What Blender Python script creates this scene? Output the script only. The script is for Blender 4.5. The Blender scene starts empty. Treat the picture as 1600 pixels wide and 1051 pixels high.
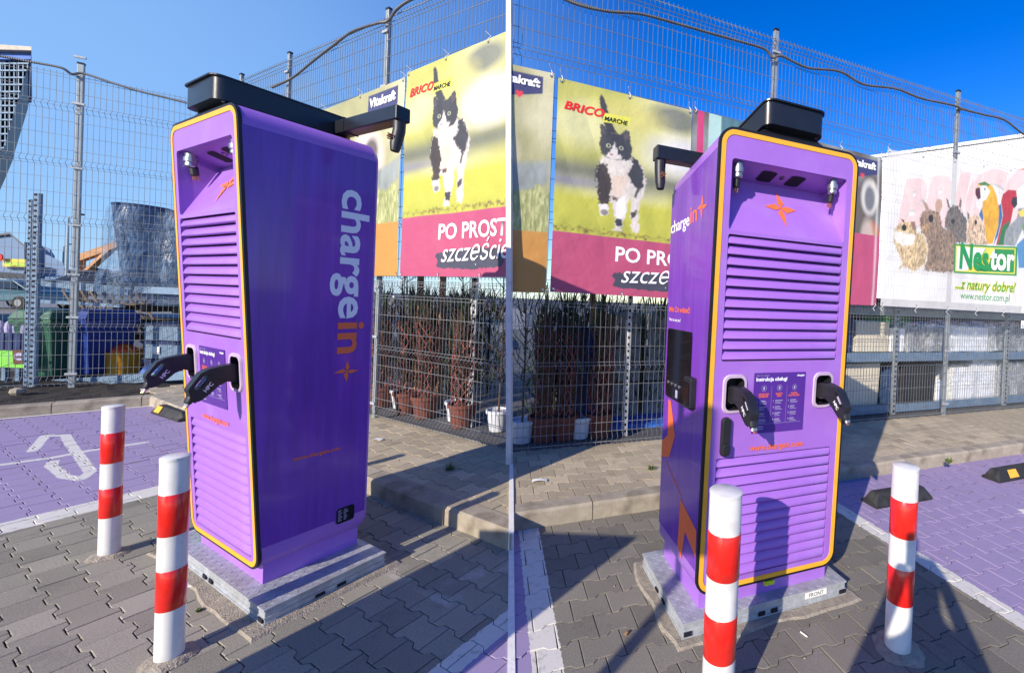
import bpy, bmesh, math, random
import numpy as np
from mathutils import Vector, Matrix, noise
random.seed(7); rng = np.random.RandomState(7)
scene = bpy.context.scene
COL = scene.collection
rad = math.radians

# ---------------------------------------------------------------- camera
F_, CX, CY, ROLL, PITCH, HC = 671.4341, 1049.994, 479.6709, .0417, .009, 1.65
_c, _s, _cr, _sr = math.cos(PITCH), math.sin(PITCH), math.cos(ROLL), math.sin(ROLL)
Uo = Vector((0, _s, _c)); DV = Vector((0, _c, -_s)); Xo = Vector((1, 0, 0))
RV = Xo * _cr + Uo * _sr; UV = -Xo * _sr + Uo * _cr
CAM = Vector((0, 0, HC))
cd = bpy.data.cameras.new('camera'); cam = bpy.data.objects.new('camera', cd); COL.objects.link(cam)
cd.sensor_width = 36; cd.lens = F_ / 1600 * 36
cd.shift_x = (800 - CX) / 1600; cd.shift_y = (CY - 525.5) / 1600
cd.clip_start = .05; cd.clip_end = 800
cam.matrix_world = Matrix(((RV.x, UV.x, -DV.x, 0), (RV.y, UV.y, -DV.y, 0), (RV.z, UV.z, -DV.z, HC), (0, 0, 0, 1)))
scene.camera = cam
# ---------------------------------------------------------------- world and sun
SUN_AZ, SUN_EL = 30, 25          # direction in which the light travels, clockwise from +Y; elevation
w = bpy.data.worlds.new('World'); scene.world = w; w.use_nodes = True
nt = w.node_tree; nt.nodes.clear()
sky = nt.nodes.new('ShaderNodeTexSky'); sky.sky_type = 'NISHITA'; sky.sun_disc = False
sky.sun_elevation = rad(SUN_EL); sky.sun_rotation = rad(SUN_AZ + 180)
sky.air_density = 1.0; sky.dust_density = .25; sky.ozone_density = 4; sky.altitude = 200
bg = nt.nodes.new('ShaderNodeBackground'); bg.inputs[1].default_value = .15
wo = nt.nodes.new('ShaderNodeOutputWorld')
hs = nt.nodes.new('ShaderNodeHueSaturation'); hs.inputs['Saturation'].default_value = 1.36; hs.inputs['Hue'].default_value = .52; hs.inputs['Value'].default_value = 1.15
nt.links.new(sky.outputs[0], hs.inputs['Color'])
# paler, hazier sky on the side of the sun (to the left), deep blue away from it
tcw = nt.nodes.new('ShaderNodeTexCoord'); dt = nt.nodes.new('ShaderNodeVectorMath'); dt.operation = 'DOT_PRODUCT'; dt.inputs[1].default_value = (-.96, .22, -.15)
nt.links.new(tcw.outputs['Generated'], dt.inputs[0])
mrw = nt.nodes.new('ShaderNodeMapRange'); mrw.interpolation_type = 'SMOOTHSTEP'; mrw.inputs[1].default_value = .1; mrw.inputs[2].default_value = .98; mrw.inputs[4].default_value = .85
nt.links.new(dt.outputs['Value'], mrw.inputs[0])
mxw = nt.nodes.new('ShaderNodeMix'); mxw.data_type = 'RGBA'; mxw.inputs[7].default_value = (1.6, 2.9, 4.9, 1)
nt.links.new(mrw.outputs[0], mxw.inputs[0]); nt.links.new(hs.outputs[0], mxw.inputs[6]); nt.links.new(mxw.outputs[2], bg.inputs[0]); nt.links.new(bg.outputs[0], wo.inputs[0])
sl = bpy.data.lights.new('sun', 'SUN'); sl.energy = 4.9; sl.angle = rad(.5); sl.color = (1, .89, .74)
sun = bpy.data.objects.new('sun', sl); COL.objects.link(sun)
TRAVEL = Vector((math.sin(rad(SUN_AZ)) * math.cos(rad(SUN_EL)), math.cos(rad(SUN_AZ)) * math.cos(rad(SUN_EL)), -math.sin(rad(SUN_EL))))
sun.rotation_euler = TRAVEL.to_track_quat('-Z', 'Y').to_euler(); sun.location = (-8, -12, 12)
vs = scene.view_settings; vs.view_transform = 'Standard'; vs.look = 'None'; vs.gamma = 1; vs.exposure = .42
try: vs.use_curve_mapping = False
except Exception: pass

# ---------------------------------------------------------------- geometry of the place
def ray(u, v): return DV + RV * ((u - CX) / F_) - UV * ((v - CY) / F_)
def ground(u, v, z=0.0):
    d = ray(u, v); return CAM + d * ((z - HC) / d.z)
def at(u, v, y):
    d = ray(u, v); return CAM + d * (y / d.y)
class Frame:                      # u along the fence, v towards the viewer; local mesh space is (u, -v, z)
    def __init__(s, x, y, a):
        s.a = a; s.o = Vector((x, y, 0)); s.t = Vector((math.cos(a), -math.sin(a), 0)); s.n = Vector((-math.sin(a), -math.cos(a), 0))
    def w(s, u, v, z=0.0): return s.o + s.t * u + s.n * v + Vector((0, 0, z))
    def loc(s, P): q = Vector((P[0], P[1], 0)) - s.o; return q.dot(s.t), q.dot(s.n)
    def onv(s, u, v, vv):
        d = ray(u, v); k = (vv - (CAM - s.o).dot(s.n)) / d.dot(s.n); P = CAM + d * k; return s.loc(P)[0], P.z
    def onu(s, u, v, uu):
        d = ray(u, v); k = (uu - (CAM - s.o).dot(s.t)) / d.dot(s.t); P = CAM + d * k; return s.loc(P)[1], P.z
    def mat(s, u=0, v=0, z=0, rot=0): return Matrix.Translation(s.w(u, v, z)) @ Matrix.Rotation(-s.a + rot, 4, 'Z')
L = Frame(-2.2286, 2.8562, .4606)
R = Frame(.3803, 2.8422, -.3883)
CORNER = Vector((-1.5321, 4.1565, 0))
SEAM_N = ray(799, 0).cross(ray(799, 1051)).normalized()
if SEAM_N.x < 0: SEAM_N = -SEAM_N
def seam(P): return (Vector(P) - CAM).dot(SEAM_N)      # <0 on the left side, >0 on the right

# ---------------------------------------------------------------- materials
def lin(h):
    if isinstance(h, (tuple, list)): return tuple(h)
    h = h.lstrip('#'); o = []
    for i in (0, 2, 4):
        c = int(h[i:i + 2], 16) / 255; o.append(c / 12.92 if c <= .04045 else ((c + .055) / 1.055) ** 2.4)
    return tuple(o)
def mat(name, col, rough=.6, metal=0, var=.15, vs=8, bump=0, bs=60, coat=0, spec=.5, grime=None, trans=0, objvar=0, alpha=1, stretch=None):
    m = bpy.data.materials.new(name); m.use_nodes = True; n = m.node_tree.nodes; l = m.node_tree.links
    b = n['Principled BSDF']; c = lin(col)
    b.inputs['Roughness'].default_value = rough; b.inputs['Metallic'].default_value = metal
    b.inputs['Specular IOR Level'].default_value = spec
    b.inputs['Coat Weight'].default_value = coat; b.inputs['Coat Roughness'].default_value = .06
    if trans: b.inputs['Transmission Weight'].default_value = trans
    if alpha < 1: b.inputs['Alpha'].default_value = alpha
    tc = n.new('ShaderNodeTexCoord'); mp = n.new('ShaderNodeMapping'); l.new(tc.outputs['Object'], mp.inputs[0])
    if stretch: mp.inputs['Scale'].default_value = stretch
    nz = n.new('ShaderNodeTexNoise'); nz.inputs['Scale'].default_value = vs; nz.inputs['Detail'].default_value = 6; nz.inputs['Roughness'].default_value = .65
    l.new(mp.outputs[0], nz.inputs['Vector'])
    rp = n.new('ShaderNodeValToRGB'); e = rp.color_ramp.elements
    e[0].position = .3; e[1].position = .7
    e[0].color = (*[x * (1 - var) for x in c], 1); e[1].color = (*[min(1, x * (1 + var)) for x in c], 1)
    l.new(nz.outputs[0], rp.inputs[0]); out = rp.outputs[0]
    if objvar:
        oi = n.new('ShaderNodeObjectInfo'); mr = n.new('ShaderNodeMapRange'); mr.inputs[3].default_value = 1 - objvar; mr.inputs[4].default_value = 1 + objvar
        l.new(oi.outputs['Random'], mr.inputs[0]); mx = n.new('ShaderNodeVectorMath'); mx.operation = 'SCALE'
        l.new(out, mx.inputs[0]); l.new(mr.outputs[0], mx.inputs['Scale']); out = mx.outputs[0]
    if grime:
        n2 = n.new('ShaderNodeTexNoise'); n2.inputs['Scale'].default_value = grime[1]; n2.inputs['Detail'].default_value = 8; l.new(mp.outputs[0], n2.inputs['Vector'])
        r2 = n.new('ShaderNodeValToRGB'); r2.color_ramp.elements[0].position = .52; r2.color_ramp.elements[1].position = .72; r2.color_ramp.elements[1].color = (grime[2],) * 3 + (1,)
        l.new(n2.outputs[0], r2.inputs[0]); mm = n.new('ShaderNodeMix'); mm.data_type = 'RGBA'
        l.new(r2.outputs[0], mm.inputs[0]); l.new(out, mm.inputs[6]); mm.inputs[7].default_value = (*lin(grime[0]), 1); out = mm.outputs[2]
    l.new(out, b.inputs['Base Color'])
    if bump:
        n3 = n.new('ShaderNodeTexNoise'); n3.inputs['Scale'].default_value = bs; n3.inputs['Detail'].default_value = 5; l.new(mp.outputs[0], n3.inputs['Vector'])
        bp = n.new('ShaderNodeBump'); bp.inputs['Strength'].default_value = bump; bp.inputs['Distance'].default_value = .01
        l.new(n3.outputs[0], bp.inputs['Height']); l.new(bp.outputs[0], b.inputs['Normal'])
    return m
M = dict(
    lilac=mat('lilac_paint', (.34, .145, .585), .42, var=.07, vs=3, coat=.2, grime=('#b7a2d0', 5, .16), bump=.02, bs=200),
    violet=mat('violet_foil', (.17, .042, .40), .27, var=.18, grime=('#8d7fb0', 3, .10), vs=2.5, coat=.35, bump=.01, bs=8, stretch=(9, 9, .6)),
    violet_print=mat('violet_print', (.085, .025, .27), .35, var=.06),
    yellow=mat('yellow_trim', (.86, .42, .03), .45, var=.06),
    gasket=mat('black_rubber', (.008, .008, .012), .5),
    black=mat('black_powder_coat', (.012, .013, .017), .34, var=.2, bump=.05, bs=300, coat=.1),
    plastic=mat('black_plastic', (.015, .015, .019), .45, var=.25, vs=20, bump=.05, bs=150),
    glass=mat('black_glass', (.004, .004, .005), .08, coat=.5),
    dark=mat('dark_cavity', (.004, .003, .012), .8),
    orange=mat('orange_print', (.87, .16, .045), .45, var=.03),
    whitep=mat('white_print', (.86, .85, .87), .5, var=.03),
    greyp=mat('grey_print', (.4, .37, .55), .5),
    ring=mat('pale_socket_ring', (.5, .38, .52), .5),
    steel=mat('bright_steel', (.40, .40, .40), .32, .8, vs=30, bump=.1, bs=90),
    conduit=mat('conduit_grey', (.10, .10, .105), .5, var=.3, vs=6),
    galv=mat('galvanised_steel', (.42, .44, .46), .5, .3, var=.22, vs=30, bump=.05, bs=80, grime=('#7d776c', 5, .4)),
    wire=mat('galvanised_wire', (.20, .21, .22), .5, .35, var=.3, vs=4),
    post=mat('zinc_grey_post', (.30, .33, .34), .5, .35, var=.15, vs=6),
    copper=mat('cut_copper', (.7, .25, .12), .3, .8, var=.5, vs=300),
    white_paint=mat('white_paint', (.71, .70, .67), .3, var=.035, vs=6, coat=.25, grime=('#5f584c', 6, .42)),
    red_tape=mat('red_reflective_tape', (.75, .018, .012), .25, var=.1, vs=15, coat=.3, grime=('#7a2a20', 11, .45)),
    red_film=mat('red_film', (.72, .02, .015), .4),
    mortar=mat('mortar', (.30, .26, .205), .95, var=.3, vs=30, bump=.8, bs=120),
    concrete=mat('kerb_concrete', (.34, .295, .225), .9, var=.2, vs=9, bump=.4, bs=90, objvar=.1, grime=('#5d5343', 6, .6)),
    sand=mat('joint_sand', (.035, .031, .026), .95, var=.5, vs=60, bump=.5),
    soil=mat('soil', (.028, .022, .016), .95, var=.6, vs=25, bump=1, bs=60),
    asphalt=mat('asphalt', (.09, .09, .095), .9, var=.25, vs=15, bump=.4, bs=150),
    rubber=mat('wheelstop_rubber', (.02, .02, .02), .7, var=.3, vs=20, bump=.3, bs=150, grime=('#5d5a55', 9, .25)),
    terracotta=mat('terracotta', (.15, .042, .028), .75, var=.2, vs=15),
    potwhite=mat('white_pot', (.6, .62, .66), .5, var=.1),
    netred=mat('red_netting', (.30, .07, .05), .7, var=.5, vs=40),
    twig=mat('brown_twigs', (.085, .048, .03), .85, var=.5, vs=30, objvar=.3),
    leaf=mat('evergreen_leaf', (.03, .055, .02), .6, var=.6, vs=25, objvar=.3),
    weed=mat('weed_leaf', (.10, .14, .035), .6, var=.4, vs=40),
    timber=mat('timber', (.42, .22, .10), .7, var=.3, vs=3, stretch=(1, 1, 12), bump=.2),
    darkwood=mat('weathered_pallet_wood', (.10, .075, .055), .85, var=.4, vs=10, bump=.3, objvar=.25),
    navy=mat('navy_plastic', (.012, .03, .11), .5, var=.15),
    bluebin=mat('blue_bin_plastic', (.01, .04, .25), .45, var=.12),
    greenbin=mat('green_bin_plastic', (.02, .11, .06), .45, var=.12),
    yellowtub=mat('yellow_tub', (.75, .33, .02), .45, var=.1),
    orangebag=mat('orange_bag', (.7, .09, .02), .5, var=.3),
    anthracite=mat('anthracite_planter', (.03, .065, .15), .6, var=.2),
    cream=mat('cream_planter', (.62, .56, .44), .6, var=.08, objvar=.06),
    whitebox=mat('white_planter', (.78, .79, .80), .5, var=.05),
    greybox=mat('grey_planter', (.20, .21, .22), .6, var=.15),
    wicker=mat('wicker', (.028, .028, .032), .6, var=.5, vs=90, bump=.9, bs=110),
    greywicker=mat('grey_wicker', (.22, .22, .22), .6, var=.4, vs=90, bump=.9, bs=110),
    rackblue=mat('rack_blue_grey', (.16, .24, .34), .5, .2, var=.2),
    bluefilm=mat('blue_sheet', (.03, .12, .45), .5, var=.4, vs=15),
    facade_blue=mat('blue_facade', (.13, .2, .32), .8, var=.1, vs=.4),
    facade_white=mat('white_facade', (.72, .73, .75), .6, var=.04, vs=.3),
    roof=mat('grey_roof', (.1, .11, .13), .7),
    facade_dark=mat('dark_facade', (.03, .035, .045), .5, var=.2, vs=1),
    beige=mat('beige_fascia', (.45, .40, .34), .7),
    signyellow=mat('yellow_sign', (.65, .5, .06), .5),
    signgreen=mat('green_sign', (.22, .6, .08), .5),
    signbrown=mat('brown_sign', (.13, .05, .03), .5),
    nest_green=mat('print_green', (.02, .30, .075), .5, var=.04),
    nest_yellow=mat('print_yellow', (.72, .66, .06), .5, var=.04),
    pinkish=mat('pink_red_print', (.66, .13, .13), .6, var=.05),
    vblue=mat('print_navy', (.07, .075, .22), .55, var=.08),
    slate=mat('print_slate', (.09, .095, .14), .6, var=.15, vs=20),
    carblue=mat('car_paint_teal', (.05, .12, .16), .3, coat=.5), carwhite=mat('car_paint_silver', (.5, .53, .56), .3, coat=.5),
    carglass=mat('car_glass', (.02, .025, .03), .08), tyre=mat('tyre', (.015, .015, .015), .8),
    skin=mat('skin', (.5, .28, .2), .5), jacket=mat('dark_jacket', (.03, .035, .05), .8), jeans=mat('jeans', (.04, .06, .12), .85),
    hair=mat('brown_hair', (.03, .018, .01), .6), paper=mat('paper', (.75, .74, .7), .8),
    leafdry=mat('dry_leaf', (.25, .13, .05), .8, var=.4, vs=30), hiyellow=mat('bright_yellow_tag', (.6, .7, .02), .5),
    netgreen=mat('green_crate', (.05, .35, .06), .6),
)
def film(name, tint, a0, a1, rough=.12):
    m = bpy.data.materials.new(name); m.use_nodes = True; n = m.node_tree.nodes; l = m.node_tree.links
    b = n['Principled BSDF']; b.inputs['Base Color'].default_value = (*tint, 1); b.inputs['Roughness'].default_value = rough; b.inputs['Specular IOR Level'].default_value = .8
    tc = n.new('ShaderNodeTexCoord'); nz = n.new('ShaderNodeTexNoise'); nz.inputs['Scale'].default_value = 9; nz.inputs['Detail'].default_value = 6; nz.inputs['Distortion'].default_value = 1.5
    mp = n.new('ShaderNodeMapping'); mp.inputs['Scale'].default_value = (1, 1, .45); l.new(tc.outputs['Object'], mp.inputs[0]); l.new(mp.outputs[0], nz.inputs['Vector'])
    mr = n.new('ShaderNodeMapRange'); mr.inputs[1].default_value = .35; mr.inputs[2].default_value = .68; mr.inputs[3].default_value = a0; mr.inputs[4].default_value = a1
    l.new(nz.outputs[0], mr.inputs[0]); l.new(mr.outputs[0], b.inputs['Alpha'])
    bp = n.new('ShaderNodeBump'); bp.inputs['Strength'].default_value = .6; bp.inputs['Distance'].default_value = .02; l.new(nz.outputs[0], bp.inputs['Height']); l.new(bp.outputs[0], b.inputs['Normal'])
    return m
M['film'] = film('clear_wrap', (.8, .84, .88), .04, .42)
M['bluewrap'] = film('bluish_wrap', (.22, .34, .5), .12, .5, .2)

# paver material: painted areas are a flat print laid over the stones by position
def paver_mat(name, fr, base, purple_rules, white_rules, segs=(), segw=.06, chalk=False):
    m = bpy.data.materials.new(name); m.use_nodes = True; n = m.node_tree.nodes; l = m.node_tree.links
    b = n['Principled BSDF']; b.inputs['Roughness'].default_value = .85
    g = n.new('ShaderNodeNewGeometry')
    def math_(op, a, bb=None, c=None):
        k = n.new('ShaderNodeMath'); k.operation = op
        for i, x in enumerate((a, bb, c)):
            if x is None: continue
            if isinstance(x, (int, float)): k.inputs[i].default_value = x
            else: l.new(x, k.inputs[i])
        return k.outputs[0]
    def vec(op, a, bb=None):
        k = n.new('ShaderNodeVectorMath'); k.operation = op
        for i, x in enumerate((a, bb)):
            if x is None: continue
            if isinstance(x, (tuple, Vector)): k.inputs[i].default_value = tuple(x)
            else: l.new(x, k.inputs[i])
        return k
    rel = vec('SUBTRACT', g.outputs['Position'], tuple(fr.o)).outputs[0]
    edge = n.new('ShaderNodeTexNoise'); edge.inputs['Scale'].default_value = 35; edge.inputs['Detail'].default_value = 4; l.new(g.outputs['Position'], edge.inputs['Vector'])
    jit = math_('MULTIPLY', math_('SUBTRACT', edge.outputs[0], .5), .03)
    U = math_('ADD', vec('DOT_PRODUCT', rel, tuple(fr.t)).outputs['Value'], jit)
    V = math_('ADD', vec('DOT_PRODUCT', rel, tuple(fr.n)).outputs['Value'], jit)
    def between(x, a, c): return math_('MULTIPLY', math_('GREATER_THAN', x, a), math_('LESS_THAN', x, c))
    def mix(f, a, c):
        k = n.new('ShaderNodeMix'); k.data_type = 'RGBA'; l.new(f, k.inputs[0]) if not isinstance(f, float) else None
        for i, x in ((6, a), (7, c)):
            if isinstance(x, tuple): k.inputs[i].default_value = (*x, 1)
            else: l.new(x, k.inputs[i])
        return k.outputs[2]
    oi = n.new('ShaderNodeObjectInfo')
    n1 = n.new('ShaderNodeTexNoise'); n1.inputs['Scale'].default_value = 180; n1.inputs['Detail'].default_value = 6; l.new(g.outputs['Position'], n1.inputs['Vector'])
    n2 = n.new('ShaderNodeTexNoise'); n2.inputs['Scale'].default_value = 1.6; n2.inputs['Detail'].default_value = 7; l.new(g.outputs['Position'], n2.inputs['Vector'])
    rp = n.new('ShaderNodeValToRGB'); e = rp.color_ramp.elements; e[0].position = .33; e[1].position = .72
    e[0].color = (*[x * .72 for x in base], 1); e[1].color = (*[x * 1.35 for x in base], 1); l.new(n1.outputs[0], rp.inputs[0])
    col = mix(math_('MULTIPLY', math_('SUBTRACT', n2.outputs[0], .45), 1.6), rp.outputs[0], tuple(x * 1.35 for x in base))
    n4 = n.new('ShaderNodeTexNoise'); n4.inputs['Scale'].default_value = 4.5; n4.inputs['Detail'].default_value = 9; n4.inputs['Roughness'].default_value = .7; l.new(g.outputs['Position'], n4.inputs['Vector'])
    dk = n.new('ShaderNodeMapRange'); dk.inputs[1].default_value = .56; dk.inputs[2].default_value = .72; dk.inputs[4].default_value = .45; l.new(n4.outputs[0], dk.inputs[0])
    col = mix(dk.outputs[0], col, tuple(x * .45 for x in base))
    ch = math_('MULTIPLY', between(U, .55, 1.45), between(V, -.42, .05)); c3 = n.new('ShaderNodeMapRange'); c3.inputs[1].default_value = .50; c3.inputs[2].default_value = .66; c3.inputs[4].default_value = .6; l.new(n4.outputs['Color'], c3.inputs[0])
    if chalk: col = mix(math_('MULTIPLY', ch, c3.outputs[0]), col, (.5, .48, .45))
    mr = n.new('ShaderNodeMapRange'); mr.inputs[3].default_value = .82; mr.inputs[4].default_value = 1.2; l.new(oi.outputs['Random'], mr.inputs[0])
    k = vec('SCALE', col); l.new(mr.outputs[0], k.inputs['Scale']); col = k.outputs[0]
    wear = n.new('ShaderNodeTexNoise'); wear.inputs['Scale'].default_value = 14; wear.inputs['Detail'].default_value = 9; wear.inputs['Roughness'].default_value = .75; l.new(g.outputs['Position'], wear.inputs['Vector'])
    def cov(lo, mx): 
        q = n.new('ShaderNodeMapRange'); q.inputs[1].default_value = lo; q.inputs[2].default_value = lo + .14; q.inputs[3].default_value = mx; q.inputs[4].default_value = .25; l.new(wear.outputs[0], q.inputs[0]); return q.outputs[0]
    def union(rules):
        o = None
        for r in rules:
            x = between(U, r[0], r[1])
            if len(r) > 2: x = math_('MULTIPLY', x, between(V, r[2], r[3]))
            o = x if o is None else math_('MAXIMUM', o, x)
        return o
    if purple_rules:
        col = mix(math_('MULTIPLY', union(purple_rules), cov(.55, .93)), col, (.31, .245, .42))
    wm = union(white_rules) if white_rules else None
    for (a, c) in segs:
        A = Vector((*a, 0)); B = Vector((*c, 0)); d = B - A
        cmb = n.new('ShaderNodeCombineXYZ'); l.new(U, cmb.inputs[0]); l.new(V, cmb.inputs[1])
        pa = vec('SUBTRACT', cmb.outputs[0], tuple(A)).outputs[0]
        h = math_('DIVIDE', vec('DOT_PRODUCT', pa, tuple(d)).outputs['Value'], d.length_squared)
        q = n.new('ShaderNodeClamp'); l.new(h, q.inputs[0])
        sc = n.new('ShaderNodeVectorMath'); sc.operation = 'SCALE'; sc.inputs[0].default_value = tuple(d); l.new(q.outputs[0], sc.inputs['Scale'])
        ln = vec('LENGTH', vec('SUBTRACT', pa, sc.outputs[0]).outputs[0]).outputs['Value']
        x = math_('LESS_THAN', ln, segw); wm = x if wm is None else math_('MAXIMUM', wm, x)
    if wm is not None: col = mix(math_('MULTIPLY', wm, cov(.54, .93)), col, (.66, .64, .58))
    l.new(col, b.inputs['Base Color'])
    bp = n.new('ShaderNodeBump'); bp.inputs['Strength'].default_value = .35; bp.inputs['Distance'].default_value = .004; l.new(n1.outputs[0], bp.inputs['Height']); l.new(bp.outputs[0], b.inputs['Normal'])
    return m

# ---------------------------------------------------------------- helpers
def tag(o, label=None, cat=None, group=None, kind=None):
    if label: o['label'] = label
    if cat: o['category'] = cat
    if group: o['group'] = group
    if kind: o['kind'] = kind
    return o
def link(name, me, m, parent=None, Mx=None):
    if m is not None and not me.materials: me.materials.append(M[m] if isinstance(m, str) else m)
    o = bpy.data.objects.new(name, me); COL.objects.link(o)
    if parent is not None: o.parent = parent
    if Mx is not None:
        if parent is None: o.matrix_world = Mx
        else: o.matrix_local = Mx
    return o
def empty(name, Mx, label=None, cat=None, group=None):
    o = bpy.data.objects.new(name, None); COL.objects.link(o); o.matrix_world = Mx; o.empty_display_size = .1
    return tag(o, label, cat, group)
def copy_tree(o, parent=None):
    c = o.copy(); COL.objects.link(c); c.parent = parent
    for ch in list(o.children): copy_tree(ch, c)
    return c
class MB:
    def __init__(s): s.v = []; s.f = []
    def add(s, v, f, Mx=None):
        k = len(s.v); s.v += [tuple(Mx @ Vector(p)) if Mx else tuple(p) for p in v]; s.f += [tuple(i + k for i in q) for q in f]; return s
    def box(s, x0, x1, y0, y1, z0, z1, Mx=None):
        v = [(x, y, z) for z in (z0, z1) for (x, y) in ((x0, y0), (x1, y0), (x1, y1), (x0, y1))]
        return s.add(v, [(3, 2, 1, 0), (4, 5, 6, 7), (0, 1, 5, 4), (1, 2, 6, 5), (2, 3, 7, 6), (3, 0, 4, 7)], Mx)
    def frust(s, x0, x1, y0, y1, z0, z1, ix, iy, Mx=None):
        v = [(x0, y0, z0), (x1, y0, z0), (x1, y1, z0), (x0, y1, z0), (x0 + ix, y0 + iy, z1), (x1 - ix, y0 + iy, z1), (x1 - ix, y1 - iy, z1), (x0 + ix, y1 - iy, z1)]
        return s.add(v, [(3, 2, 1, 0), (4, 5, 6, 7), (0, 1, 5, 4), (1, 2, 6, 5), (2, 3, 7, 6), (3, 0, 4, 7)], Mx)
    def tube(s, path, r, n=6, caps=True, Mx=None):
        P = [Vector(p) for p in path]; rs = r if isinstance(r, (list, tuple)) else [r] * len(P); v = []; f = []
        up = None
        for i, p in enumerate(P):
            d = (P[min(i + 1, len(P) - 1)] - P[max(i - 1, 0)]).normalized()
            if up is None: up = Vector((0, 0, 1)) if abs(d.z) < .9 else Vector((1, 0, 0))
            a = d.cross(up)
            a = a.normalized() if a.length > 1e-6 else Vector((1, 0, 0)); b = a.cross(d).normalized(); up = b
            for k in range(n):
                t = 2 * math.pi * (k + .5) / n; v.append(p + (a * math.cos(t) + b * math.sin(t)) * rs[i])
        for i in range(len(P) - 1):
            for k in range(n): f.append((i * n + k, i * n + (k + 1) % n, (i + 1) * n + (k + 1) % n, (i + 1) * n + k))
        if caps: f.append(tuple(range(n))[::-1]); f.append(tuple((len(P) - 1) * n + k for k in range(n)))
        return s.add(v, f, Mx)
    def lathe(s, prof, n=24, Mx=None, caps=True):
        v = []; f = []
        for (r, z) in prof:
            for k in range(n): t = 2 * math.pi * k / n; v.append((r * math.cos(t), r * math.sin(t), z))
        for i in range(len(prof) - 1):
            for k in range(n): f.append((i * n + k, i * n + (k + 1) % n, (i + 1) * n + (k + 1) % n, (i + 1) * n + k))
        if caps: f.append(tuple(range(n))[::-1]); f.append(tuple((len(prof) - 1) * n + k for k in range(n)))
        return s.add(v, f, Mx)
    def prism(s, poly, w0, w1, fn):      # poly of 2-d points, fn(a, b, w) -> 3-d
        n = len(poly); v = [fn(a, b, w0) for a, b in poly] + [fn(a, b, w1) for a, b in poly]
        return s.add(v, [tuple(range(n))[::-1], tuple(range(n, 2 * n))] + [(i, (i + 1) % n, (i + 1) % n + n, i + n) for i in range(n)])
    def mesh(s, name='mesh', smooth=False):
        me = bpy.data.meshes.new(name); me.from_pydata([tuple(p) for p in s.v], [], s.f)
        bm = bmesh.new(); bm.from_mesh(me); bmesh.ops.recalc_face_normals(bm, faces=bm.faces); bm.to_mesh(me); bm.free()
        if smooth:
            me.polygons.foreach_set('use_smooth', [True] * len(me.polygons))
        return me
    def build(s, name, m, parent=None, Mx=None, bevel=0, smooth=False, seg=2):
        o = link(name, s.mesh(name, smooth), m, parent, Mx)
        if bevel:
            b = o.modifiers.new('bevel', 'BEVEL'); b.width = bevel; b.segments = seg; b.limit_method = 'ANGLE'; b.angle_limit = rad(35)
        if smooth == 'auto':
            pass
        return o
def shade_auto(o, ang=40):
    me = o.data; me.polygons.foreach_set('use_smooth', [True] * len(me.polygons))
    try: me.set_sharp_from_angle(angle=rad(ang))
    except Exception: pass
    return o
def rrect(x0, x1, z0, z1, r, n=6):
    o = []
    for cx, cz, a0 in ((x1 - r, z0 + r, -90), (x1 - r, z1 - r, 0), (x0 + r, z1 - r, 90), (x0 + r, z0 + r, 180)):
        for k in range(n + 1): t = rad(a0 + 90 * k / n); o.append((cx + r * math.cos(t), cz + r * math.sin(t)))
    return o
def flat(polys, ext=0.0):      # filled 2-d shape with holes (first is the outline), through a 2-d curve
    cu = bpy.data.curves.new('c', 'CURVE'); cu.dimensions = '2D'; cu.fill_mode = 'BOTH'; cu.extrude = ext
    for p in polys:
        sp = cu.splines.new('POLY'); sp.points.add(len(p) - 1); sp.use_cyclic_u = True
        for i, q in enumerate(p): sp.points[i].co = (q[0], q[1], 0, 1)
    o = bpy.data.objects.new('t', cu); COL.objects.link(o)
    bpy.context.view_layer.update()
    me = bpy.data.meshes.new_from_object(o.evaluated_get(bpy.context.evaluated_depsgraph_get()))
    bpy.data.objects.remove(o); bpy.data.curves.remove(cu); me.materials.clear(); return me
def textmesh(s, width=None, size=None, bold=0, shear=0, align='LEFT', ext=.0006):
    cu = bpy.data.curves.new('t', 'FONT'); cu.body = s; cu.size = 1; cu.offset = bold; cu.shear = shear; cu.extrude = 0; cu.resolution_u = 3
    o = bpy.data.objects.new('t', cu); COL.objects.link(o); bpy.context.view_layer.update()
    me = bpy.data.meshes.new_from_object(o.evaluated_get(bpy.context.evaluated_depsgraph_get()))
    bpy.data.objects.remove(o); bpy.data.curves.remove(cu); me.materials.clear()
    xs = [v.co.x for v in me.vertices]; x0, x1 = min(xs), max(xs)
    k = width / (x1 - x0) if width else size
    off = {'LEFT': x0, 'CENTER': (x0 + x1) / 2, 'RIGHT': x1}[align]
    for v in me.vertices: v.co = ((v.co.x - off) * k, v.co.y * k, 0)
    me['w'] = (x1 - x0) * k; me['k'] = k
    return me
def mapmesh(me, fn):
    for v in me.vertices: v.co = fn(v.co.x, v.co.y, v.co.z)
    return me
def clip(o, keep):             # cut an object's own mesh at the plane where the two yards meet
    P = o.matrix_world.inverted() @ CAM; N = (o.matrix_world.to_3x3().inverted() @ SEAM_N).normalized()
    bm = bmesh.new(); bm.from_mesh(o.data)
    if keep < 0: bmesh.ops.bisect_plane(bm, geom=bm.verts[:] + bm.edges[:] + bm.faces[:], plane_co=P, plane_no=N, clear_outer=True)
    else: bmesh.ops.bisect_plane(bm, geom=bm.verts[:] + bm.edges[:] + bm.faces[:], plane_co=P, plane_no=N, clear_inner=True)
    ed = [e for e in bm.edges if e.is_boundary]
    try: bmesh.ops.holes_fill(bm, edges=ed, sides=40)
    except Exception: pass
    bm.to_mesh(o.data); bm.free(); return o
def mw(o):                     # world matrix without a view layer update
    return o.matrix_world if o.parent is None else mw(o.parent) @ o.matrix_local
def loft_box_uv(): pass

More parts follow.
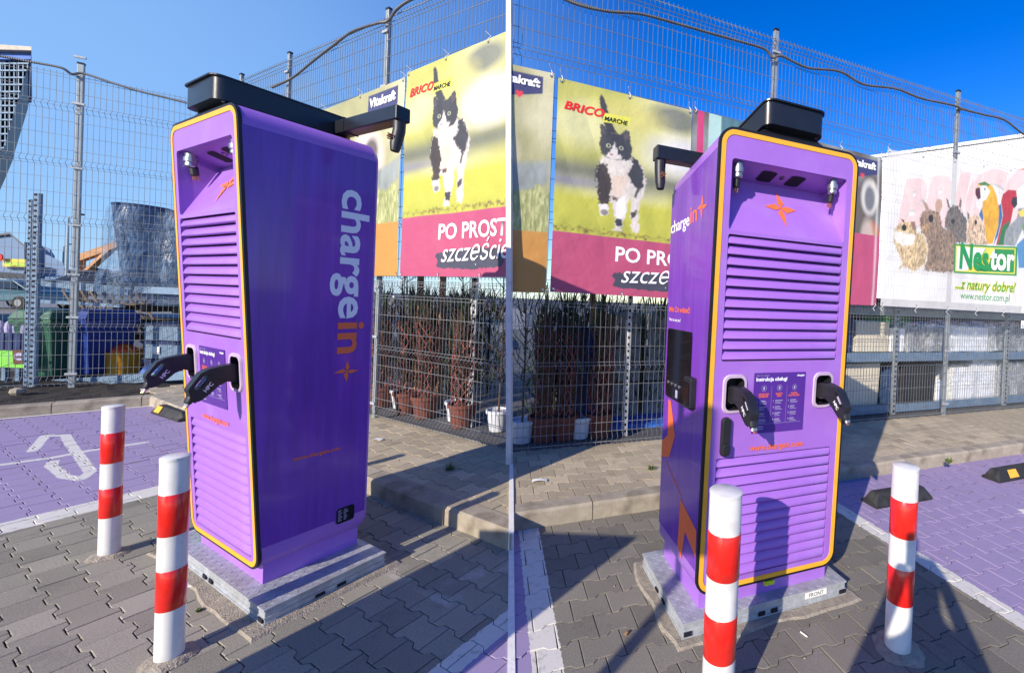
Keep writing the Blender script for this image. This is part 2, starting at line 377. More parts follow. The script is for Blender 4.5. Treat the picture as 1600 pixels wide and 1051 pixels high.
# ---------------------------------------------------------------- ground, pavers, kerbs
def quad(name, pts, m, kind='structure'):
    me = bpy.data.meshes.new(name); me.from_pydata([tuple(p) for p in pts], [], [tuple(range(len(pts)))])
    o = link(name, me, m); return tag(o, kind=kind)
quad('ground', [(-300, -60, -.06), (300, -60, -.06), (300, 500, -.06), (-300, 500, -.06)], 'asphalt')

def paver_outline(l=.2, p=.143, e=.011, g=.0022):
    h = l / 2 - g; a = p / 2 - g; top = [(h, a + e), (.062, a + e), (.038, a - e), (-.038, a - e), (-.062, a + e), (-h, a + e)]
    # neighbouring rows are shifted by half a stone, so wide ends sit in the waists
    return top[::-1] + [(x, -y) for x, y in top]
def paver_mesh(h=.055, ch=.0022):
    o = paver_outline(); n = len(o); v = []
    for (s, z) in ((0, -h), (0, -ch), (ch, 0)):
        for (x, y) in o:
            v.append((x - math.copysign(s, x), y - math.copysign(s, y), z))
    f = [tuple(range(2 * n, 3 * n))]
    for r in (0, 1):
        for i in range(n): f.append((r * n + i, r * n + (i + 1) % n, (r + 1) * n + (i + 1) % n, (r + 1) * n + i))
    return v, f
PV, PF = paver_mesh()
def in_view(P, m=450):
    q = P - CAM; d = q.dot(DV)
    if d < .3: return False
    x = CX + F_ * q.dot(RV) / d; y = CY - F_ * q.dot(UV) / d
    return -m < x < 1600 + m and y < 1051 + 300
def lay(name, fr, ur, vr, z, m, side, skip, label_base, limit=300, paver_parent_mat='sand', under=True):
    u0, u1 = ur; v0, v1 = vr
    base = MB().add([fr.w(u0, v0, z - .012), fr.w(u1, v0, z - .012), fr.w(u1, v1, z - .012), fr.w(u0, v1, z - .012)], [(0, 1, 2, 3)])
    bo = base.build(name, 'sand'); tag(bo, kind='structure'); clip(bo, side)
    items = []
    nr0, nr1 = int(math.floor(v0 / .143)), int(math.ceil(v1 / .143)); nc0, nc1 = int(math.floor(u0 / .2)) - 1, int(math.ceil(u1 / .2)) + 1
    for r in range(nr0, nr1 + 1):
        for c in range(nc0, nc1 + 1):
            u = c * .2 + (.1 if r % 2 else 0); v = (r + .5) * .143
            if u < u0 - .12 or u > u1 + .12 or v < v0 - .10 or v > v1 + .06: continue
            P = fr.w(u, v, z)
            if not in_view(P) or skip(u, v): continue
            s = seam(P)
            if s * side < -.13: continue
            items.append((P.length, u, v, P, abs(s) < .13))
    items.sort(key=lambda t: t[0])
    me = MB().add(PV, PF).mesh(name + '_stone'); rest = MB(); n = 0
    for d, u, v, P, cross in items:
        Mx = Matrix.Translation(P + Vector((0, 0, random.uniform(-.0018, .001)))) @ Matrix.Rotation(-fr.a + random.gauss(0, .008), 4, 'Z') @ Matrix.Rotation(random.gauss(0, .006), 4, 'X') @ Matrix.Rotation(random.gauss(0, .006), 4, 'Y')
        edge = u < u0 or u > u1 - .1 or v > v1 - .07 or v < v0 + .07
        if n < limit:
            mm = me
            if cross: mm = me.copy()
            o = link('paver', mm, m, None, Mx)
            if cross:
                clip(o, side)
                if len(o.data.vertices) == 0: bpy.data.objects.remove(o); continue
            o.parent = bo; n += 1
        else:
            w_ = Mx if not cross else Mx
            if cross: 
                if seam(P) * side < .1: continue
            rest.add(PV[12:], [f if min(f) >= 12 else None for f in ()] or [tuple(i - 12 for i in f) for f in PF if min(f) >= 12], Mx)
    if rest.v:
        o = rest.build('paver', m, bo); tag(o, kind='stuff')
    return bo
# the sign painted on the left bay, as strokes in the yard's own axes
sy = [(118, 243), (165, 187), (238, 185), (255, 215), (330, 318), (295, 345), (235, 335), (185, 295), (195, 280)]
sy2 = [(0, 293), (170, 270), (330, 240), (525, 212)]
def pg(fr, q): P = ground(q[0] / 2.331, 600 + q[1] / 2.331); return fr.loc(P)
segs = [(pg(L, a), pg(L, b)) for s_ in (sy, sy2) for a, b in zip(s_[:-1], s_[1:])]
dark = (.245, .228, .18)
mL = paver_mat('pavers_left', L, dark, [(-7, -1.95), (1.66, 4)], [(-1.95, -1.735), (1.545, 1.662)], segs, .034, True)
b0 = R.loc(ground(1605, 800))
mR = paver_mat('pavers_right', R, (.178, .163, .132), [(1.345, 9), (-2, -1.225)], [(-1.225, -1.09), (1.22, 1.345)], [(b0, (b0[0] + .3, b0[1] + .2))], .06)
mW = paver_mat('walkway_pavers', L, (.38, .32, .22), [], [])
k0, k1 = ground(-90, 661), ground(340, 624); ka = math.atan2(-(k1 - k0).y, (k1 - k0).x); LP = Frame(k0.x, k0.y, ka); kl = (k1 - k0).length
KL, KR = -.48, -.70            # kerb faces
FL, FR = -1.475, -1.94         # fence planes
plateL = (-.62, .64, 0, .57); plateR = (-.53, .51, -.03, .60)
inside = lambda p, u, v, m=0: p[0] - m < u < p[1] + m and p[2] - m < v < p[3] + m
lay('pavement', L, (-6.6, 2.3), (KL, 3.2), 0, mL, -1, lambda u, v: inside(plateL, u, v, -.06) or LP.loc(L.w(u, v))[1] < -.03, '', 340)
lay('pavement', R, (-1.6, 7.5), (KR, 1.8), 0, mR, 1, lambda u, v: inside(plateR, u, v, -.06), '', 340)
lay('walkway', L, (-6.0, 1.6), (FL - .05, KL - .15), .12, mW, -1, lambda u, v: False, '', 250)
lay('walkway', R, (-1.7, 8), (FR - .05, KR - .15), .12, mW, 1, lambda u, v: False, '', 250)
def kerb(fr, u0, u1, vf, side, name='kerb'):
    root = None; u = u0
    base = MB().box(u0, u1, -vf + .01, -vf + .14, -.05, .06); root = base.build(name, 'concrete', None, fr.mat()); tag(root, kind='structure'); clip(root, side)
    while u < u1:
        P = fr.w(u + .5, vf); 
        if seam(P) * side > -.6 and in_view(P, 300):
            m_ = MB(); c = .018; w_ = .15; z = .124 + random.uniform(-.003, .003)
            m_.prism([(0, -.04), (0, z - c), (c, z), (w_, z), (w_, -.04)], .004, .996, lambda a, b, w: (w, a, b))
            o = m_.build('kerb_stone', 'concrete', None, fr.mat(u, vf) @ Matrix.Rotation(random.gauss(0, .003), 4, 'Z')); clip(o, side)
            if len(o.data.vertices): o.parent = root; o.matrix_parent_inverse = root.matrix_world.inverted()
            else: bpy.data.objects.remove(o)
        u += 1.0
kerb(L, -5.5, 1.7, KL, -1)
kerb(R, -1.7, 8, KR, 1)
# the kerb and soil strip along the far side of the left bay
kb = MB().box(0, kl, 0.01, .14, -.05, .06).build('kerb', 'concrete', None, LP.mat()); tag(kb, kind='structure')
nk = int(kl) + 1
for k in range(nk):
    m_ = MB().prism([(0, -.04), (0, .106), (.018, .124), (.15, .124), (.15, -.04)], .004, kl / nk - .004, lambda a, b, w: (w, a, b))
    o = m_.build('kerb_stone', 'concrete', kb, Matrix.Translation((k * kl / nk, 0, 0)))
sb = MB(); n = 50
P0, P1 = LP.w(-.3, -.12), LP.w(kl + 1.2, -.12); Q0, Q1 = LP.w(-1.5, -3.6), LP.w(kl + 1.2, -3.6)
gv = []
for i in range(n + 1):
    for j in range(n + 1):
        p = P0.lerp(P1, j / n).lerp(Q0.lerp(Q1, j / n), i / n); gv.append((p.x, p.y, .105 + .03 * noise.noise(p * 4) * min(1, i / 4) + .015 * noise.noise(p * 13) * min(1, i / 3)))
sb.add(gv, [(i * (n + 1) + j, (i + 1) * (n + 1) + j, (i + 1) * (n + 1) + j + 1, i * (n + 1) + j + 1) for i in range(n) for j in range(n)])
ls = MB().add([LP.w(0, .012, .0035), LP.w(kl, .012, .0035), LP.w(kl, .09, .0035), LP.w(0, .09, .0035)], [(0, 1, 2, 3)]).build('bay_edge_line', 'white_paint'); tag(ls, kind='structure')
tag(sb.build('soil_strip', 'soil'), kind='structure')
# nursery floors behind the two fences
for fr, side, a, b, fv in ((L, -1, -12, 2.5, FL), (R, 1, -2, 14, FR)):
    o = MB().add([fr.w(a, fv - 9, .09), fr.w(b, fv - 9, .09), fr.w(b, fv - .03, .09), fr.w(a, fv - .03, .09)], [(0, 1, 2, 3)]).build('yard_floor', 'asphalt'); tag(o, kind='structure'); clip(o, side)
# white dividing strip between the two halves, carried over the ground as a line
ml = mat('divider_line', (.74, .73, .70), .7, var=.1, vs=25, bump=.2)
def strip(v0, v1, z, th, name='divider_line'):
    a, b = ground(799, v0, z), ground(799, v1, z); d = b - a; sd = Vector((d.y, -d.x, 0)).normalized() * .016; dn = Vector((0, 0, -th))
    q = [a - sd, a + sd, b + sd, b - sd]; o = MB().add([p + dn for p in q] + q, [(3, 2, 1, 0), (4, 5, 6, 7), (0, 1, 5, 4), (1, 2, 6, 5), (2, 3, 7, 6), (3, 0, 4, 7)]).build(name, ml); tag(o, kind='structure')
strip(1120, 838, .005, .02); strip(828, 724, .131, .16)
# mortar beds under the steel bases
def blob(name, fr, rect, mg, z=.004, m='mortar', holes=None):
    x0, x1, v0, v1 = rect; pts = []
    per = [(x0 - mg, v0 - mg), (x1 + mg, v0 - mg), (x1 + mg, v1 + mg), (x0 - mg, v1 + mg)]
    for i in range(4):
        a, b = per[i], per[(i + 1) % 4]
        for k in range(14):
            t = k / 14; u = a[0] + (b[0] - a[0]) * t; v = a[1] + (b[1] - a[1]) * t
            j = noise.noise(Vector((u * 5, v * 5, mg * 9))) * mg * .6; cx, cv = (x0 + x1) / 2, (v0 + v1) / 2
            q = Vector((u - cx, v - cv, 0)); q = q * (1 + j / q.length); pts.append((cx + q.x, cv + q.y))
    n_ = len(pts); v = [(u, -v_, -.01) for u, v_ in pts] + [(( x0 + x1) / 2 + (u - (x0 + x1) / 2) * .96, -((v0 + v1) / 2 + (v_ - (v0 + v1) / 2) * .96), z + .006) for u, v_ in pts]
    return MB().add(v, [tuple(range(n_, 2 * n_))] + [(i, (i + 1) % n_, (i + 1) % n_ + n_, i + n_) for i in range(n_)]).build(name, m, None, fr.mat())
tag(blob('mortar_bed', L, plateL, .07), kind='structure'); tag(blob('mortar_bed', R, plateR, .065), kind='structure')

# ---------------------------------------------------------------- steel bases
def steel_base(fr, p, label, front=False):
    root = empty('steel_base', fr.mat((p[0] + p[1]) / 2, (p[2] + p[3]) / 2), label, 'steel base', 'steel bases under the charging cabinets')
    a, b = (p[1] - p[0]) / 2, (p[3] - p[2]) / 2; H = .085
    MB().box(-a + .006, a - .006, -b + .006, b - .006, 0.012, H - .012).build('frame', 'galv', root, bevel=.003)
    MB().box(-a, a, -b, b, H - .010, H).build('deck_plate', 'galv', root, bevel=.002)
    r = MB(); r.box(-a + .002, a - .002, -b + .002, b - .002, .038, .043).box(-a, a, -b, b, .006, .016); r.build('flange', 'galv', root, bevel=.001)
    t = MB(); s = .032
    for i in range(int(2 * a / s)):
        for j in range(int(2 * b / s)):
            x = -a + (i + .5) * s; y = -b + (j + .5) * s; an = rad(45) if (i + j) % 2 else rad(-45)
            dx, dy = math.cos(an) * .0145, math.sin(an) * .0145; ex, ey = -math.sin(an) * .004, math.cos(an) * .004; z = H + .0002
            t.add([(x + dx, y + dy, z), (x + ex, y + ey, z), (x - dx, y - dy, z), (x - ex, y - ey, z), (x + dx * .3, y + dy * .3, z + .0016), (x - dx * .3, y - dy * .3, z + .0016)],
                  [(0, 1, 4), (1, 2, 5, 4), (2, 3, 5), (3, 0, 4, 5)])
    tag(t.build('tread_pattern', 'galv', root), kind='stuff')
    h = MB()
    for x in (-a + .03, a - .03, .02, -.06):
        MB().box(x - .02, x + .02, -b - .003, -b + .02, .02, .042).build('lifting_slot', 'dark', root)
    for y in (-.05, .05):
        MB().box(a - .02, a + .003, y - .02, y + .02, .018, .032).build('lifting_slot', 'dark', root); MB().box(-a - .003, -a + .02, y - .02, y + .02, .018, .032).build('lifting_slot', 'dark', root)
    if front:
        MB().box(a - .30, a - .15, -b - .0045, -b - .002, .046, .080).build('front_sticker', 'paper', root)
        me = textmesh('FRONT', width=.10, align='CENTER'); mapmesh(me, lambda x, y, z: Vector((a - .225 + x, -b - .006, .0525 + y))); link('lettering', me, 'plastic', root)
steel_base(L, plateL, 'galvanised chequered steel base under the cabinet with the big vertical lettering')
steel_base(R, plateR, 'galvanised chequered steel base with a FRONT sticker under the right hand cabinet', True)

# ---------------------------------------------------------------- charging cabinets
BLADES = [[(0, 0), (-.012, .035), (.002, .105), (.028, .032)], [(0, 0), (.035, .016), (.105, .002), (.032, -.026)], [(0, 0), (.014, -.03), (.006, -.11), (-.026, -.03)], [(0, 0), (-.036, -.014), (-.105, .002), (-.032, .024)]]
def cabinet(fr, W, Dt, Db, zt, zb, rt, label, left):
    root = empty('charging_cabinet', fr.mat(), label, 'charging station', 'purple charging cabinets')
    k = lambda z: Db + (Dt - Db) * (z - zb) / (zt - zb)
    rz = lambda z: z + rt * (z - zb) / (zt - zb)
    fp = lambda x, z, off=0: Vector((x, -k(z) - off, z))
    A = W / 2
    # shell
    o = rrect(-A, A, zb, zt, .085); n = len(o); m_ = MB()
    v = [fp(x, z, -.012) for x, z in o] + [Vector((x, -.03, rz(z))) for x, z in o] + [Vector((x * .965, 0, zb + (rz(z) - zb) * .985 + .012)) for x, z in o]
    f = [(i, (i + 1) % n, (i + 1) % n + n, i + n) for i in range(n)] + [(i + n, (i + 1) % n + n, (i + 1) % n + 2 * n, i + 2 * n) for i in range(n)] + [tuple(range(2 * n, 3 * n))]
    b = m_.add(v, f).build('body', 'lilac', root); shade_auto(b, 30)
    # plinth foot under the shell
    MB().box(-A + .035, A - .035, -Db + .03, -.035, .083, zb + .02).build('plinth', 'lilac', root)
    # gasket, trim
    def ring(name, mt, i0, i1, o0, o1, r):
        a = rrect(-A + i0, A - i0, zb + i0, zt - i0, r - i0); c = rrect(-A + i1, A - i1, zb + i1, zt - i1, r - i1); n = len(a)
        vv = [fp(x, z, q) for q in (o0, o1) for pts in (a, c) for x, z in pts]; ff = []
        for i in range(n):
            j = (i + 1) % n
            ff += [(2 * n + i, 2 * n + j, 3 * n + j, 3 * n + i), (i, j, 2 * n + j, 2 * n + i), (n + j, n + i, 3 * n + i, 3 * n + j)]
        return MB().add(vv, ff).build(name, mt, root)
    ring('gasket', 'gasket', -.002, .012, -.014, .002, .085)
    ring('yellow_trim', 'yellow', .0115, .036, -.010, .004, .085)
    # front panel with its openings
    zr1, zr0 = zt - .15, zt - .505                      # hood recess
    zu1, zu0 = zt - .525, zt - 1.165                    # upper louvre bank
    zl1, zl0 = zb + .70, zb + .06                      # lower louvre bank
    sx, sz = .285, 1.20; XL = A - .075
    outer = rrect(-A + .0355, A - .0355, zb + .0355, zt - .0355, .05)
    holes = [rrect(-XL, XL, zr0, zr1, .018)[::-1], rrect(-XL, XL, zu0, zu1, .012)[::-1], rrect(-XL, XL, zl0, zl1, .012)[::-1]]
    for s in (-1, 1): holes.append(rrect(s * sx - .055, s * sx + .055, sz - .085, sz + .085, .028)[::-1])
    me = mapmesh(flat([outer] + holes, .004), lambda x, z, e: fp(x, z, e - .003))
    link('front_panel', me, 'lilac', root)
    # hood recess: ceiling, sloping back, cheeks
    dp = .17; zc = zr1 - .03; e = .004
    c = [fp(-XL - e, zr1 + e, -.004), fp(XL + e, zr1 + e, -.004), fp(XL - .02, zc - .02, -dp), fp(-XL + .02, zc - .02, -dp), fp(-XL - e, zr0 - e, -.004), fp(XL + e, zr0 - e, -.004)]
    MB().add(c, [(0, 1, 2, 3), (3, 2, 5, 4), (0, 3, 4), (1, 5, 2)]).build('hood_recess', 'lilac', root)
    sl = lambda x, t, off=.0: c[3].lerp(c[2], .5).lerp(c[4].lerp(c[5], .5), t) + Vector((x, -off, off * .5))
    T = lambda z: (c[3].z - z) / (c[3].z - c[4].z)
    zc_ = zr0 + .165
    for bl in BLADES:
        mm = MB(); mm.add([sl(x * 1.0 + .0, T(zc_ + y), .003) for x, y in bl], [(0, 1, 2, 3)]); mm.build('star_blade', 'orange', root)
    def ceil_pt(s, t, d=.004): return c[0].lerp(c[1], s).lerp(c[3].lerp(c[2], s), t) + Vector((0, 0, -d))
    for s in (.36, .62):
        q = rrect(s - .065, s + .065, .3, .8, .06, 4); q = [(a_, b_) for a_, b_ in q]
        MB().add([ceil_pt(a_, b_) for a_, b_ in rrect(s - .065, s + .065, .30, .82, .05, 3)], [tuple(range(16))]).build('vent', 'dark', root)
    MB().add([ceil_pt(.49 + .02 * math.cos(t * .785), .5 + .09 * math.sin(t * .785)) for t in range(8)], [tuple(range(8))]).build('sensor', 'glass', root)
    for s in (.08, .91):
        P = ceil_pt(s, .22, 0); g = MB().lathe([(.021, 0), (.021, -.018), (.026, -.02), (.026, -.04), (.02, -.042), (.022, -.052), (.022, -.06), (.016, -.066)], 14, Matrix.Translation(P) @ Matrix.Scale(1.15, 4)).build('cable_gland', 'steel', root)
        shade_auto(g)
        MB().lathe([(.0165, -.06), (.0165, -.10), (.013, -.105)], 10, Matrix.Translation(P) @ Matrix.Rotation(.15, 4, 'X') @ Matrix.Scale(1.15, 4)).build('cut_cable', 'plastic', g)
        mm = MB()
        for q in range(7): mm.tube([(.008 * math.cos(q), .008 * math.sin(q), -.100), (.010 * math.cos(q), .010 * math.sin(q), -.122 - .006 * (q % 2))], .0026, 5, Mx=Matrix.Translation(P) @ Matrix.Rotation(.15, 4, 'X') @ Matrix.Scale(1.15, 4))
        mm.build('copper_strand', 'copper', g)
    # louvres
    def bank(z0, z1, n):
        p = (z1 - z0) / n; sl_ = (Dt - Db) / (zt - zb)
        MB().add([fp(-XL - .01, z0 - .01, -.034), fp(XL + .01, z0 - .01, -.034), fp(XL + .01, z1 + .01, -.034), fp(-XL - .01, z1 + .01, -.034)], [(0, 1, 2, 3)]).build('louvre_backing', 'dark', root)
        for xx in (-1, 1):
            MB().add([fp(xx * XL, z0, -.003), fp(xx * XL, z1, -.003), fp(xx * XL, z1, -.034), fp(xx * XL, z0, -.034)], [(0, 1, 2, 3)]).build('bank_cheek', 'lilac', root)
        prof = [(-.030, p * 1.05), (-.012, p * .80), (-.002, p * .55), (.0035, p * .28), (.004, p * .17), (.001, p * .145), (-.03, p * .145)]
        mm = MB(); X = XL - .003; N = len(prof); vv = []
        for x, sc in ((-X, 0), (-X + .012, 1), (X - .012, 1), (X, 0)):
            for (off, z) in prof:
                o_ = off if sc else min(off, -.004); vv.append((x, -o_ - sl_ * z, z))
        ff = [(i * N + j, i * N + j + 1, (i + 1) * N + j + 1, (i + 1) * N + j) for i in range(3) for j in range(N - 1)]
        me = mm.add(vv, ff).mesh('louvre'); me.polygons.foreach_set('use_smooth', [True] * len(me.polygons))
        try: me.set_sharp_from_angle(angle=rad(50))
        except Exception: pass
        for i in range(n):
            z = z0 + i * p; link('louvre', me, 'lilac', root, Matrix.Translation((0, -k(z), z)))
    bank(zu0, zu1, 12); bank(zl0, zl1, 12)
    # sockets
    for s in (-1, 1):
        a = rrect(s * sx - .071, s * sx + .071, sz - .101, sz + .101, .042); cc = rrect(s * sx - .053, s * sx + .053, sz - .083, sz + .083, .028); n = len(a)
        vv = [fp(x, z, .002) for x, z in a] + [fp(x, z, .009) for x, z in [(s * sx + (x - s * sx) * .95, sz + (z - sz) * .96) for x, z in a]] + [fp(x, z, .009) for x, z in cc] + [fp(x, z, -.06) for x, z in cc]
        ff = [(r * n + i, r * n + (i + 1) % n, (r + 1) * n + (i + 1) % n, (r + 1) * n + i) for r in range(2) for i in range(n)]
        so = MB().add(vv, ff).build('socket', 'ring', root)
        MB().add([fp(x, z, .006) for x, z in cc] + [fp(x, z, -.07) for x, z in cc], [(i, (i + 1) % n, (i + 1) % n + n, i + n) for i in range(n)] + [tuple(range(n, 2 * n))]).build('socket_lining', 'plastic', so)
    # instruction sheet
    x0, x1, z0, z1 = -.172, .160, .985, 1.305
    sh = MB().add([fp(x0, z0, .0035), fp(x1, z0, .0035), fp(x1, z1, .0035), fp(x0, z1, .0035)], [(0, 1, 2, 3)]).build('instruction_sheet', 'violet_print', root)
    def tx(s, x, z, width=None, size=None, m='whitep', bold=0, align='LEFT', par=sh, name='lettering'):
        me = textmesh(s, width, size, bold, 0, align); mapmesh(me, lambda a, b, q: fp(x + a, z + b, .005)); return link(name, me, m, par)
    tx('Miło Cię widzieć!', x0 + .015, z1 - .018, size=.011, m='greyp'); tx('Instrukcja obsługi', x0 + .013, z1 - .043, width=.195, bold=.03)
    tx('chargein', x1 - .06, z1 - .022, width=.05, bold=.03)
    bars = MB()
    for i, (h1, h2, h3) in enumerate((('APLIKACJA', 'MOBILNA', ''), ('KARTA', 'RFID', ''), ('KARTA', 'PŁATNICZA', ''))):
        xc = x0 + .064 + i * .098
        MB().add([fp(xc + r_ * math.cos(t * .5236), z1 - .082 + r_ * math.sin(t * .5236), .005) for r_ in (.016, .0145) for t in range(12)], [(t, (t + 1) % 12, (t + 1) % 12 + 12, t + 12) for t in range(12)]).build('icon_ring', 'greyp', sh)
        MB().add([fp(xc - .005, z1 - .09, .005), fp(xc + .005, z1 - .09, .005), fp(xc + .005, z1 - .074, .005), fp(xc - .005, z1 - .074, .005)], [(0, 1, 2, 3)]).build('icon', 'greyp', sh)
        tx(h1, xc, z1 - .118, size=.0135, m='orange', bold=.03, align='CENTER'); tx(h2, xc, z1 - .130, size=.0135, m='orange', bold=.03, align='CENTER')
        for j in range(4):
            zz = z1 - .152 - j * .033; tx(str(j + 1), xc - .036, zz - .004, size=.012)
            for q in range(3):
                ln = random.uniform(.028, .05); y_ = zz - q * .007
                bars.add([fp(xc - .024, y_, .005), fp(xc - .024 + ln, y_, .005), fp(xc - .024 + ln, y_ + (.004 if q == 0 else .0022), .005), fp(xc - .024, y_ + (.004 if q == 0 else .0022), .005)], [(0, 1, 2, 3)])
        if i: bars.add([fp(xc - .050, z1 - .27, .005), fp(xc - .049, z1 - .27, .005), fp(xc - .049, z1 - .07, .005), fp(xc - .050, z1 - .07, .005)], [(0, 1, 2, 3)])
    bars.add([fp(x0 + .02, z0 + .048, .005), fp(x1 - .02, z0 + .048, .005), fp(x1 - .02, z0 + .0492, .005), fp(x0 + .02, z0 + .0492, .005)], [(0, 1, 2, 3)])
    for y_ in (.032, .02): bars.add([fp(x0 + .02, z0 + y_, .005), fp(x0 + .07, z0 + y_, .005), fp(x0 + .07, z0 + y_ + .004, .005), fp(x0 + .02, z0 + y_ + .004, .005)], [(0, 1, 2, 3)])
    tag(bars.build('small_print', 'greyp', sh), kind='stuff')
    tx('www.chargein.com', -.175, .895, width=.34, m='orange', bold=.022, par=root, name='front_lettering')
    if not left:
        hb = MB(); hb.prism(rrect(-.357, -.305, .885, 1.085, .022), 0, .026, lambda a, b, w_: tuple(fp(a, b, w_)))
        h_ = hb.build('door_handle', 'plastic', root, bevel=.008)
        MB().prism(rrect(-.352, -.310, .895, .955, .015), .024, .038, lambda a, b, w_: tuple(fp(a, b, w_))).build('lock_flap', 'plastic', h_, bevel=.004)
        MB().box(-.03, .03, -Db - .006, -Db + .01, zb - .028, zb - .006).build('seal_tag', 'hiyellow', root)
    # side foils
    def side(sg, name='side_panel'):
        X = sg * (A + .003); pts = []
        z0, z1 = zb + .125, zt - .105
        pts = [(-k(z0) + .012, z0), (-.02, z0), (-.02, rz(z1)), (-k(z1) + .012, z1)]
        m_ = MB(); m_.add([(X, y, z) for y, z in pts] + [(sg * (A - .004), y, z) for y, z in pts], [(0, 1, 2, 3)] + [(i, (i + 1) % 4, (i + 1) % 4 + 4, i + 4) for i in range(4)])
        return m_.build(name, 'violet', root)
    sp = side(1); sm = side(-1)
    e = .0045
    def stx(s, sg, y, z, width, m, bold=.0, rot=0, par=None, ext=None, align='LEFT', ys=1, size=None):
        # sg=+1: face seen from +x, reading direction is +y ; sg=-1: reading direction is -y (rear to front)
        me = textmesh(s, width, size, bold, 0, align); cc, ss = math.cos(rot), math.sin(rot)
        X = sg * (A + e); dr = 1 if sg > 0 else -1
        kk = me['k']; mapmesh(me, lambda a, b, q: Vector((X, y + dr * (a * cc - b * ys * ss), z + a * ss + b * ys * cc)))
        link('lettering', me, m, par); return kk
    if left:
        kl = stx('charge', 1, -.195, 2.235, .755, 'whitep', .022, -math.pi / 2, sp, ys=.72)
        stx('in', 1, -.195, 2.235 - .755 - .02, None, 'orange', .022, -math.pi / 2, sp, ys=.72, size=kl)
        for bl in BLADES:
            MB().add([(A + e, -.145 + y * .62, 1.17 - x * .62 - .0) for x, y in bl], [(0, 1, 2, 3)]).build('star_blade', 'orange', sp)
        stx('www.chargein.com', 1, -.39, .712, .225, 'orange', .03, 0, sp)
        pl = MB().prism(rrect(-.172, -.078, .27, .36, .014), A + .002, A + .0055, lambda a, b, w_: (w_, a, b)).build('rating_plate', 'glass', sp)
        bb = MB()
        for i in range(8):
            for j in range(2):
                z = .345 - i * .0085; y = -.165 + j * .03; ln = random.uniform(.012, .024); bb.add([(A + .0065, y, z), (A + .0065, y + ln, z), (A + .0065, y + ln, z + .003), (A + .0065, y, z + .003)], [(0, 1, 2, 3)])
        tag(bb.build('small_print', 'greyp', pl), kind='stuff')
    else:
        stx('charge', -1, -.03, 2.075, .27, 'whitep', .014, rad(3), sm); stx('in', -1, -.31, 2.095, .085, 'orange', .014, rad(3), sm)
        for bl in BLADES:
            MB().add([(-A - e, -.45 - x * .55, 2.16 + y * .6) for x, y in bl], [(0, 1, 2, 3)]).build('star_blade', 'orange', sm)
        stx('Miło Cię widzieć!', -1, -.055, 1.60, .30, 'orange', .02, 0, sm); stx("Nice to see you!", -1, -.06, 1.545, .17, 'whitep', .01, 0, sm)
        scr = MB().prism(rrect(-.40, -.06, 1.09, 1.50, .022), -A - .001, -A - .012, lambda a, b, w_: (w_, a, b)).build('touch_screen', 'glass', sm, bevel=.003)
        for i in range(4):
            MB().lathe([(.009, 0), (.009, .006), (.004, .008)], 12, Matrix.Translation((-A - .012, -.11 - i * .055, 1.18)) @ Matrix.Rotation(-math.pi / 2, 4, 'Y')).build('button', 'steel', scr)
        MB().add([(-A - .0135, -.22, 1.11), (-A - .0135, -.25, 1.11), (-A - .0135, -.25, 1.155), (-A - .0135, -.22, 1.155)], [(0, 1, 2, 3)]).build('card_symbol', 'greyp', scr)
        t = MB().prism(rrect(-.475, -.385, 1.10, 1.265, .012), -A - .002, -A - .04, lambda a, b, w_: (w_, a, b)).build('card_terminal', 'plastic', sm, bevel=.006)
        MB().box(-A - .044, -A - .04, -.465, -.395, 1.12, 1.24).build('terminal_face', 'glass', t)
        for nm, pts in (('orange_ray', [(-.10, 1.075), (-.135, 1.07), (-.22, .89), (-.145, .74), (-.02, .70), (-.022, .80), (-.11, .86)]),
                        ('orange_ray', [(-.33, .575), (-.545, .505), (-.548, .37), (-.41, .43), (-.375, .28), (-.385, .26), (-.32, .30)])):
            me = flat([[(a, b) for a, b in pts]]); mapmesh(me, lambda a, b, q: Vector((-A - e, a, b))); link(nm, me, 'orange', sm)
        stx('www.chargein.com', -1, -.10, .69, .26, 'orange', .008, rad(-24), sm)
    # cable management box on the roof with its two arms
    zc0 = zt + .055; zc1 = zt + .17; cw = .19
    yF = -Dt - .01
    cap = MB().prism(rrect(-cw, cw, yF, -.03, .045, 5), zc0, zc1, lambda a, b, w_: (a, b, w_ + rt * (1 + b / Dt))).build('roof_box', 'black', root); shade_auto(cap, 35)
    MB().prism(rrect(-cw - .006, cw + .006, yF - .012, -.02, .05, 5), zc1, zc1 + .008, lambda a, b, w_: (a, b, w_ + rt * (1 + b / Dt))).build('lid', 'black', cap)
    m_ = MB(); q = [(-.16, yF + .05), (.16, yF + .05), (.16, -.06), (-.16, -.06)]; q2 = [(-.25, yF + .02), (.25, yF + .02), (.25, -.03), (-.25, -.03)]
    rr_ = lambda y: rt * (1 + y / Dt)
    m_.add([(x, y, zt - .01 + rr_(y)) for x, y in q2] + [(x, y, zc0 + .004 + rr_(y)) for x, y in q], [(0, 1, 5, 4), (1, 2, 6, 5), (2, 3, 7, 6), (3, 0, 4, 7)]).build('roof_pedestal', 'lilac' if False else 'black', root, bevel=.006)
    for y_, x_ in ((yF + .045, cw), (yF + .045, -cw)):
        MB().lathe([(.009, zc0 + .0), (.009, zc0 - .006)], 10, Matrix.Translation((x_ - math.copysign(.03, x_), y_, 0))).build('bolt', 'steel', cap)
